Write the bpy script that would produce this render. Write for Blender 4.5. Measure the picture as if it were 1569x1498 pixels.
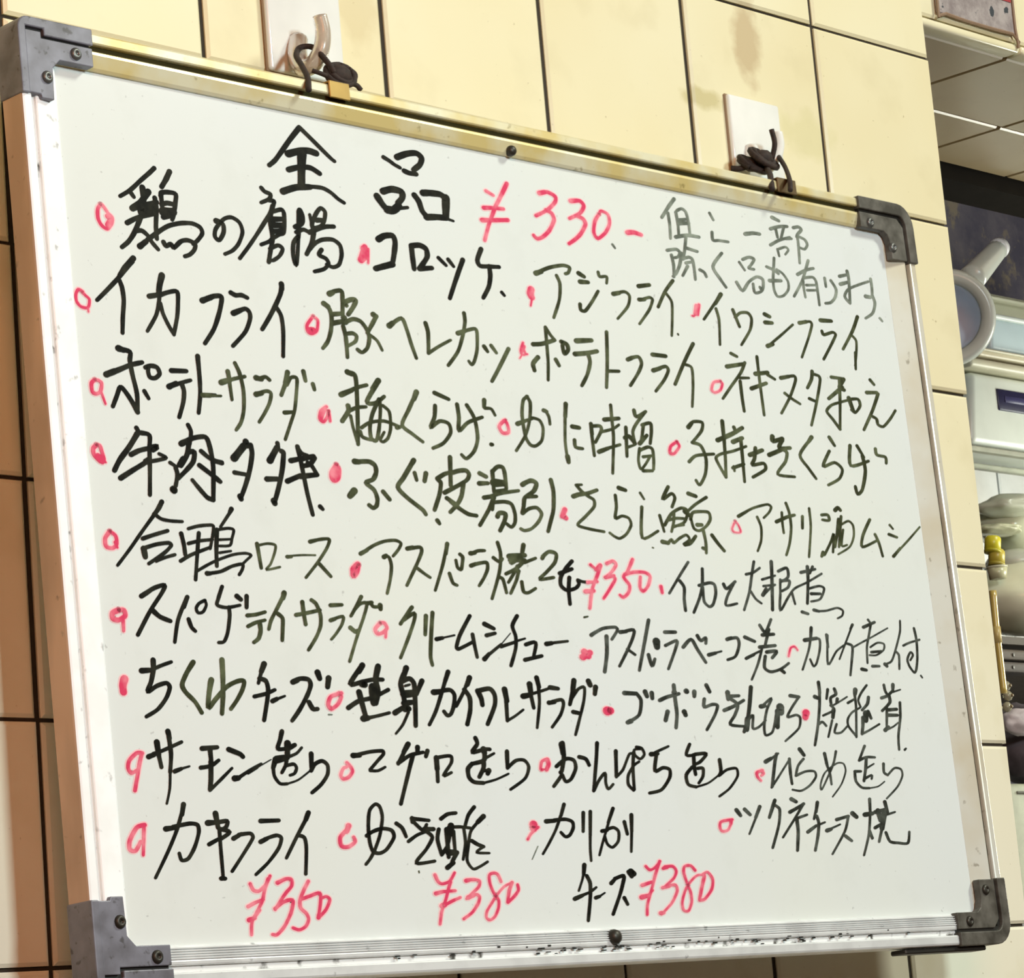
import bpy, bmesh, math, random
from mathutils import Vector, Matrix, noise
C = bpy.context.scene.collection
for o in list(bpy.data.objects): bpy.data.objects.remove(o)
random.seed(7)
# ---------------------------------------------------------------- camera
W, H, F = 1569.0, 1498.0, 4996.29
CP = Vector((-0.83930865, -1.03424803, -0.55805885))
RT = Vector((0.68276218, -0.72571581, -0.08468982))
DN = Vector((0.07183077, 0.18202149, -0.98066738))
FW = Vector((0.72710119, 0.66347927, 0.17640612))
cd = bpy.data.cameras.new('camera'); cam = bpy.data.objects.new('camera', cd); C.objects.link(cam)
cd.sensor_width = 36.0; cd.sensor_fit = 'HORIZONTAL'; cd.lens = 36.0 * F / W; cd.clip_start = 0.05
m3 = Matrix((RT, -DN, -FW)).transposed()
cam.matrix_world = Matrix.Translation(CP) @ m3.to_4x4()
bpy.context.scene.camera = cam
# ---------------------------------------------------------------- world, lamps, exposure
sc = bpy.context.scene
vs = sc.view_settings; vs.view_transform = 'Standard'; vs.look = 'None'; vs.exposure = 0.0; vs.gamma = 1.0
vs.use_curve_mapping = False
wd = bpy.data.worlds.new('room_light'); sc.world = wd; wd.use_nodes = True
wd.node_tree.nodes['Background'].inputs[0].default_value = (0.70, 0.43, 0.27, 1)
wd.node_tree.nodes['Background'].inputs[1].default_value = 0.15
def lamp(name, loc, target, size, power, col, sy=None):
    l = bpy.data.lights.new(name, 'AREA'); l.energy = power; l.color = col; l.size = size
    if sy: l.shape = 'RECTANGLE'; l.size_y = sy
    o = bpy.data.objects.new(name, l); C.objects.link(o); o.location = loc
    o.rotation_euler = (Vector(target) - Vector(loc)).to_track_quat('-Z', 'Y').to_euler()
    return o
lamp('ceiling_lamp', (0.00, -1.52, 0.06), (0.3, 0, -0.3), 0.20, 16.6, (0.74, 0.94, 0.97))
lamp('right_fill_lamp', (1.75, -1.75, 1.45), (0.7, 0, -0.55), 0.5, 54.0, (0.95, 1.0, 0.86))  # added fill light that lifts the right side of wall and board
lamp('warm_side_lamp', (-1.25, -1.95, 0.30), (0, 0, -0.35), 0.8, 18, (1.0, 0.37, 0.18))
lamp('kitchen_lamp', (1.72, 0.06, -0.30), (1.20, 0.5, -0.40), 0.30, 5.0, (0.97, 1.0, 0.88))
# ---------------------------------------------------------------- helpers
def at(u, v, y):
    r = FW + RT * ((u - W / 2) / F) + DN * ((v - H / 2) / F)
    return CP + r * ((y - CP.y) / r.y)
def obj(name, bm, mat, parent=None, smooth=False):
    me = bpy.data.meshes.new(name)
    if isinstance(bm, bmesh.types.BMesh): bm.to_mesh(me); bm.free()
    else: me.from_pydata(bm[0], [], bm[1])
    o = bpy.data.objects.new(name, me); C.objects.link(o)
    if mat: me.materials.append(mat)
    if parent: o.parent = parent
    if smooth: me.polygons.foreach_set('use_smooth', [True] * len(me.polygons))
    return o
def tag(o, label, cat, group=None):
    o['label'] = label; o['category'] = cat
    if group: o['group'] = group
    return o
def thing(name, label, cat, loc=(0, 0, 0), group=None):
    o = bpy.data.objects.new(name, None); C.objects.link(o); o.location = loc; o.empty_display_size = 0.02
    return tag(o, label, cat, group)
def box(a, b, bev=0.0, seg=1, bm=None):
    bm = bm or bmesh.new()
    a = Vector(a); b = Vector(b)
    r = bmesh.ops.create_cube(bm, size=1)
    for v in r['verts']: v.co = Vector((a[i] + (v.co[i] + 0.5) * (b[i] - a[i]) for i in range(3)))
    if bev:
        es = list({e for v in r['verts'] for e in v.link_edges})
        bmesh.ops.bevel(bm, geom=es, offset=bev, segments=seg, affect='EDGES', profile=0.5)
    return bm
def prism(pts, d0, d1, bm=None, axis='y'):
    """outline in x,z (pts) extruded along y from d0 to d1"""
    bm = bm or bmesh.new()
    f = [bm.verts.new((p[0], d0, p[1])) for p in pts]; b = [bm.verts.new((p[0], d1, p[1])) for p in pts]
    n = len(pts)
    bm.faces.new(f); bm.faces.new(b[::-1])
    for i in range(n): bm.faces.new((f[i], b[i], b[(i + 1) % n], f[(i + 1) % n]))
    bmesh.ops.recalc_face_normals(bm, faces=bm.faces)
    return bm
def spline(P, sub=6):
    P = [Vector(p) for p in P]
    if len(P) < 3: return P
    Q = [P[0] * 2 - P[1]] + P + [P[-1] * 2 - P[-2]]; out = []
    for i in range(1, len(Q) - 2):
        for k in range(sub):
            t = k / sub; a, b, c, d = Q[i - 1:i + 3]
            out.append(0.5 * ((2 * b) + (c - a) * t + (2 * a - 5 * b + 4 * c - d) * t * t + (3 * b - a - 3 * c + d) * t ** 3))
    out.append(P[-1]); return out
def tube(P, r, n=10, sub=6, bm=None, rr=None):
    bm = bm or bmesh.new(); Q = spline(P, sub); rings = []
    up = Vector((0, 0, 1))
    m = len(Q)
    for i, p in enumerate(Q):
        t = (Q[min(i + 1, m - 1)] - Q[max(i - 1, 0)]).normalized()
        s = t.cross(up)
        if s.length < 1e-3: s = t.cross(Vector((1, 0, 0)))
        s.normalize(); w = s.cross(t)
        up = w
        R = r if rr is None else rr(i / (m - 1)) * r
        rings.append([bm.verts.new(p + (s * math.cos(a) + w * math.sin(a)) * R) for a in [2 * math.pi * k / n for k in range(n)]])
    for a, b in zip(rings, rings[1:]):
        for k in range(n): bm.faces.new((a[k], a[(k + 1) % n], b[(k + 1) % n], b[k]))
    bm.faces.new(rings[0][::-1]); bm.faces.new(rings[-1])
    return bm
def lathe(prof, n=32, M=None, bm=None, cap=True):
    """prof: list of (r, h) about local z"""
    bm = bm or bmesh.new(); M = M or Matrix.Identity(4); rings = []
    for r, h in prof:
        rings.append([bm.verts.new(M @ Vector((r * math.cos(2 * math.pi * k / n), r * math.sin(2 * math.pi * k / n), h))) for k in range(n)])
    for a, b in zip(rings, rings[1:]):
        for k in range(n): bm.faces.new((a[k], a[(k + 1) % n], b[(k + 1) % n], b[k]))
    if cap: bm.faces.new(rings[0][::-1]); bm.faces.new(rings[-1])
    bmesh.ops.recalc_face_normals(bm, faces=bm.faces)
    return bm
# ---------------------------------------------------------------- materials
class N:
    def __init__(s, name, rough=0.5, metal=0.0, spec=0.5):
        s.m = bpy.data.materials.new(name); s.m.use_nodes = True; s.t = s.m.node_tree
        s.b = s.t.nodes['Principled BSDF']; s.b.inputs['Roughness'].default_value = rough
        s.b.inputs['Metallic'].default_value = metal; s.b.inputs['Specular IOR Level'].default_value = spec
    def n(s, typ, **k):
        x = s.t.nodes.new(typ)
        for a, b in k.items(): setattr(x, a, b)
        return x
    def l(s, a, b): s.t.links.new(a, b)
    def pos(s, kind='Object'):
        return s.n('ShaderNodeTexCoord').outputs[kind]
    def noise(s, scale, detail=3, stretch=None, vec=None, rough=0.5):
        x = s.n('ShaderNodeTexNoise'); x.inputs['Scale'].default_value = scale; x.inputs['Detail'].default_value = detail
        x.inputs['Roughness'].default_value = rough
        v = vec or s.pos()
        if stretch:
            mp = s.n('ShaderNodeMapping'); mp.inputs['Scale'].default_value = stretch; s.l(v, mp.inputs['Vector']); v = mp.outputs[0]
        s.l(v, x.inputs['Vector']); return x.outputs['Fac']
    def ramp(s, fac, a, b, lo=0.0, hi=1.0):
        x = s.n('ShaderNodeMapRange'); x.inputs['From Min'].default_value = a; x.inputs['From Max'].default_value = b
        x.inputs['To Min'].default_value = lo; x.inputs['To Max'].default_value = hi
        s.l(fac, x.inputs['Value']); return x.outputs[0]
    def mix(s, fac, a, b):
        x = s.n('ShaderNodeMix', data_type='RGBA')
        for sock, v in ((x.inputs[6], a), (x.inputs[7], b)):
            if isinstance(v, (tuple, list)): sock.default_value = (*v, 1)
            else: s.l(v, sock)
        if isinstance(fac, float): x.inputs[0].default_value = fac
        else: s.l(fac, x.inputs[0])
        return x.outputs[2]
    def math(s, op, a, b=None, c=None):
        x = s.n('ShaderNodeMath', operation=op)
        for i, v in enumerate((a, b, c)):
            if v is None: continue
            if isinstance(v, (int, float)): x.inputs[i].default_value = v
            else: s.l(v, x.inputs[i])
        return x.outputs[0]
    def col(s, c):
        if isinstance(c, (tuple, list)): s.b.inputs['Base Color'].default_value = (*c, 1)
        else: s.l(c, s.b.inputs['Base Color'])
        return s
    def bump(s, fac, strength=0.2, dist=0.001):
        x = s.n('ShaderNodeBump'); x.inputs['Strength'].default_value = strength; x.inputs['Distance'].default_value = dist
        s.l(fac, x.inputs['Height']); s.l(x.outputs[0], s.b.inputs['Normal']); return s
    def blob(s, cx, cz, rx, rz, vec=None, wob=0.5, nscale=60.0):
        """0..1 mask round (cx,cz) in world x,z with a ragged rim"""
        g = s.n('ShaderNodeNewGeometry').outputs['Position']
        sp = s.n('ShaderNodeSeparateXYZ'); s.l(g, sp.inputs[0])
        dx = s.math('DIVIDE', s.math('SUBTRACT', sp.outputs[0], cx), rx)
        dz = s.math('DIVIDE', s.math('SUBTRACT', sp.outputs[2], cz), rz)
        d = s.math('SQRT', s.math('ADD', s.math('MULTIPLY', dx, dx), s.math('MULTIPLY', dz, dz)))
        nz = s.noise(nscale, 4, vec=g)
        return s.ramp(s.math('ADD', d, s.math('MULTIPLY', s.math('SUBTRACT', nz, 0.5), wob * 4)), 1.1, 0.5)
def plain(name, c, rough=0.5, metal=0.0, spec=0.5, var=0.12, scale=60.0):
    k = N(name, rough, metal, spec)
    d = tuple(x * (1 - var * 2) for x in c)
    k.col(k.mix(k.ramp(k.noise(scale, 4), 0.35, 0.7), c, d))
    return k.m
# glazed cream tile with grease freckles and the brown marks round the hooks
def tile_mat(name, base, tan, stains_and_tint=True):
    k = N(name, 0.28, 0, 0.5)
    g = k.n('ShaderNodeNewGeometry').outputs['Position']
    c = k.mix(k.ramp(k.noise(5.0, 3, vec=g), 0.35, 0.7), base, tan)
    if stains_and_tint:      # the base turns paler and less yellow towards the floor
        sp = k.n('ShaderNodeSeparateXYZ'); k.l(g, sp.inputs[0])
        zz = k.math('ADD', sp.outputs[2], k.math('MULTIPLY', k.noise(3.0, 2, vec=g), 0.2))
        c = k.mix(k.math('MULTIPLY', k.ramp(zz, -0.02, -0.38), 0.75), c, (0.83, 0.80, 0.68))
    c = k.mix(k.math('MULTIPLY', k.ramp(k.noise(26.0, 5, vec=g), 0.55, 0.75), 0.35), c, tuple(x * 0.82 for x in tan))
    c = k.mix(k.math('MULTIPLY', k.ramp(k.noise(260.0, 2, vec=g), 0.72, 0.78), 0.6), c, (0.30, 0.22, 0.10))
    if stains_and_tint:
        for cx, cz, rx, rz, a, sc_ in ((0.512, -0.018, 0.014, 0.030, 0.55, (0.42, 0.27, 0.13)),
                                  (0.470, -0.060, 0.020, 0.006, 0.6, (0.48, 0.40, 0.16)),
                                  (0.560, -0.066, 0.026, 0.014, 0.35, (0.60, 0.55, 0.25)),
                                  (0.120, 0.002, 0.022, 0.018, 0.4, (0.45, 0.33, 0.14)),
                                  (0.215, -0.060, 0.016, 0.020, 0.35, (0.55, 0.42, 0.2))):
            c = k.mix(k.math('MULTIPLY', k.blob(cx, cz, rx, rz), a), c, sc_)
    k.col(c)
    k.bump(k.noise(9.0, 2, vec=g), 0.25, 0.004)
    return k.m
M_tile = tile_mat('cream_tile_glaze', (0.82, 0.76, 0.54), (0.78, 0.69, 0.43))
M_tile_b = tile_mat('cream_tile_glaze_tan', (0.80, 0.73, 0.50), (0.75, 0.65, 0.39))
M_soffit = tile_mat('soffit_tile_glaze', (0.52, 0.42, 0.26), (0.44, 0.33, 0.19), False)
M_grout = plain('dark_grout', (0.032, 0.022, 0.012), 0.9)
k = N('whiteboard_enamel', 0.22, 0, 0.5)
c = k.mix(k.ramp(k.noise(4.0, 3), 0.35, 0.7), (0.70, 0.73, 0.725), (0.72, 0.745, 0.69))
c = k.mix(k.math('MULTIPLY', k.ramp(k.noise(30.0, 5, rough=0.6), 0.55, 0.8), 0.3), c, (0.58, 0.60, 0.56))
c = k.mix(k.math('MULTIPLY', k.ramp(k.noise(330.0, 2), 0.735, 0.79), 0.5), c, (0.36, 0.36, 0.35))
k.col(c); M_board = k.m
def alu(name, base, stain, amt, lo=0.42, hi=0.62, metal=0.25, stretch=(6, 6, 6)):
    k = N(name, 0.34, metal, 0.5)
    c = k.mix(k.math('MULTIPLY', k.ramp(k.noise(9.0, 4, stretch=stretch), lo, hi), amt), base, stain)
    c = k.mix(k.math('MULTIPLY', k.ramp(k.noise(180.0, 3), 0.66, 0.74), 0.6), c, tuple(x * 0.35 for x in stain))
    k.col(c); return k.m
M_al_top = alu('aluminium_stained_top', (0.74, 0.70, 0.50), (0.66, 0.50, 0.14), 0.75, stretch=(3, 3, 3))
M_al_left = alu('aluminium_white_left', (0.96, 0.96, 0.96), (0.80, 0.79, 0.76), 0.35, metal=0.0)  # near-white base, paler than the other rails
M_al_side = alu('aluminium_shaded_smeared_side', (0.66, 0.44, 0.30), (0.42, 0.27, 0.17), 0.8, metal=0.1, stretch=(3, 3, 1))  # warm brown shade of the outer side painted in, plus dark smears
M_al_right = alu('aluminium_stained_right', (0.74, 0.73, 0.66), (0.62, 0.53, 0.36), 0.6, stretch=(2, 2, 2))
M_al_bot = alu('aluminium_sooty_bottom', (0.80, 0.82, 0.82), (0.55, 0.56, 0.56), 0.45)
k = N('sooty_groove', 0.8); k.col(k.mix(k.ramp(k.noise(120.0, 4), 0.38, 0.58), (0.035, 0.03, 0.012), (0.13, 0.11, 0.075))); M_groove = k.m
M_groove_top = plain('olive_shade_groove', (0.045, 0.038, 0.012), 0.9, spec=0.1)  # self-shadow of the top groove painted as solid dark olive
k = N('sooty_groove_light', 0.7); k.col(k.mix(k.ramp(k.noise(110.0, 4), 0.60, 0.70), (0.74, 0.75, 0.74), (0.06, 0.055, 0.045))); M_groove_l = k.m
k = N('zinc_bracket_metal', 0.45, 0.1, 0.3)
c = k.mix(k.ramp(k.noise(70.0, 5), 0.35, 0.7), (0.225, 0.225, 0.265), (0.12, 0.115, 0.13))
c = k.mix(k.math('MULTIPLY', k.ramp(k.noise(240.0, 3), 0.62, 0.7), 0.7), c, (0.05, 0.045, 0.04))
k.col(c); M_brk = k.m
k = N('grimy_bracket_metal', 0.5, 0.15, 0.3)
c = k.mix(k.ramp(k.noise(90.0, 5), 0.35, 0.65), (0.15, 0.14, 0.12), (0.055, 0.05, 0.04)); k.col(c); M_brk_d = k.m
M_screw = plain('blackened_screw', (0.05, 0.045, 0.035), 0.45, 0.5)
M_screw_z = plain('grey_screw', (0.16, 0.16, 0.15), 0.4, 0.6)
M_black = plain('matt_black', (0.018, 0.017, 0.014), 0.5)
def ink(name, a, b, scale=130.0, rough=0.5):
    k = N(name, rough, 0, 0.06)
    k.col(k.mix(k.ramp(k.noise(scale, 3), 0.42, 0.68), a, b)); return k.m
INK = {'k': ink('black_marker', (0.007, 0.007, 0.005), (0.024, 0.024, 0.016)),
       'd': ink('worn_dark_marker', (0.035, 0.040, 0.018), (0.10, 0.115, 0.06)),
       's': ink('washed_black_marker', (0.025, 0.028, 0.022), (0.085, 0.095, 0.08), 160.0),  # black ink greyed to imitate bright light washing out the right side
       'g': ink('faint_grey_marker', (0.11, 0.125, 0.10), (0.26, 0.29, 0.24)),
       'r': ink('red_marker', (0.64, 0.05, 0.12), (0.80, 0.24, 0.30))}
M_halo = ink('pink_marker_bleed', (0.84, 0.50, 0.52), (0.83, 0.60, 0.60))
def plastic(name, c, rough=0.35, trans=0.0, alpha=1.0):
    k = N(name, rough); k.col(k.mix(k.ramp(k.noise(25.0, 3), 0.4, 0.7), c, tuple(x * 0.88 for x in c)))
    k.b.inputs['Transmission Weight'].default_value = trans; return k.m
M_acr = plastic('clear_hook_plastic', (0.93, 0.92, 0.87), 0.12, 0.1)
M_hook = plastic('yellowed_hook_plastic', (0.62, 0.52, 0.42), 0.2, 0.45)
M_cord = plain('dark_brown_cord', (0.035, 0.018, 0.012), 0.8, var=0.3, scale=400)
M_brass = plain('tarnished_brass', (0.42, 0.27, 0.07), 0.4, 0.5)
M_brass_d = plain('sooty_brass', (0.14, 0.09, 0.035), 0.5, 0.4)
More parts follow.
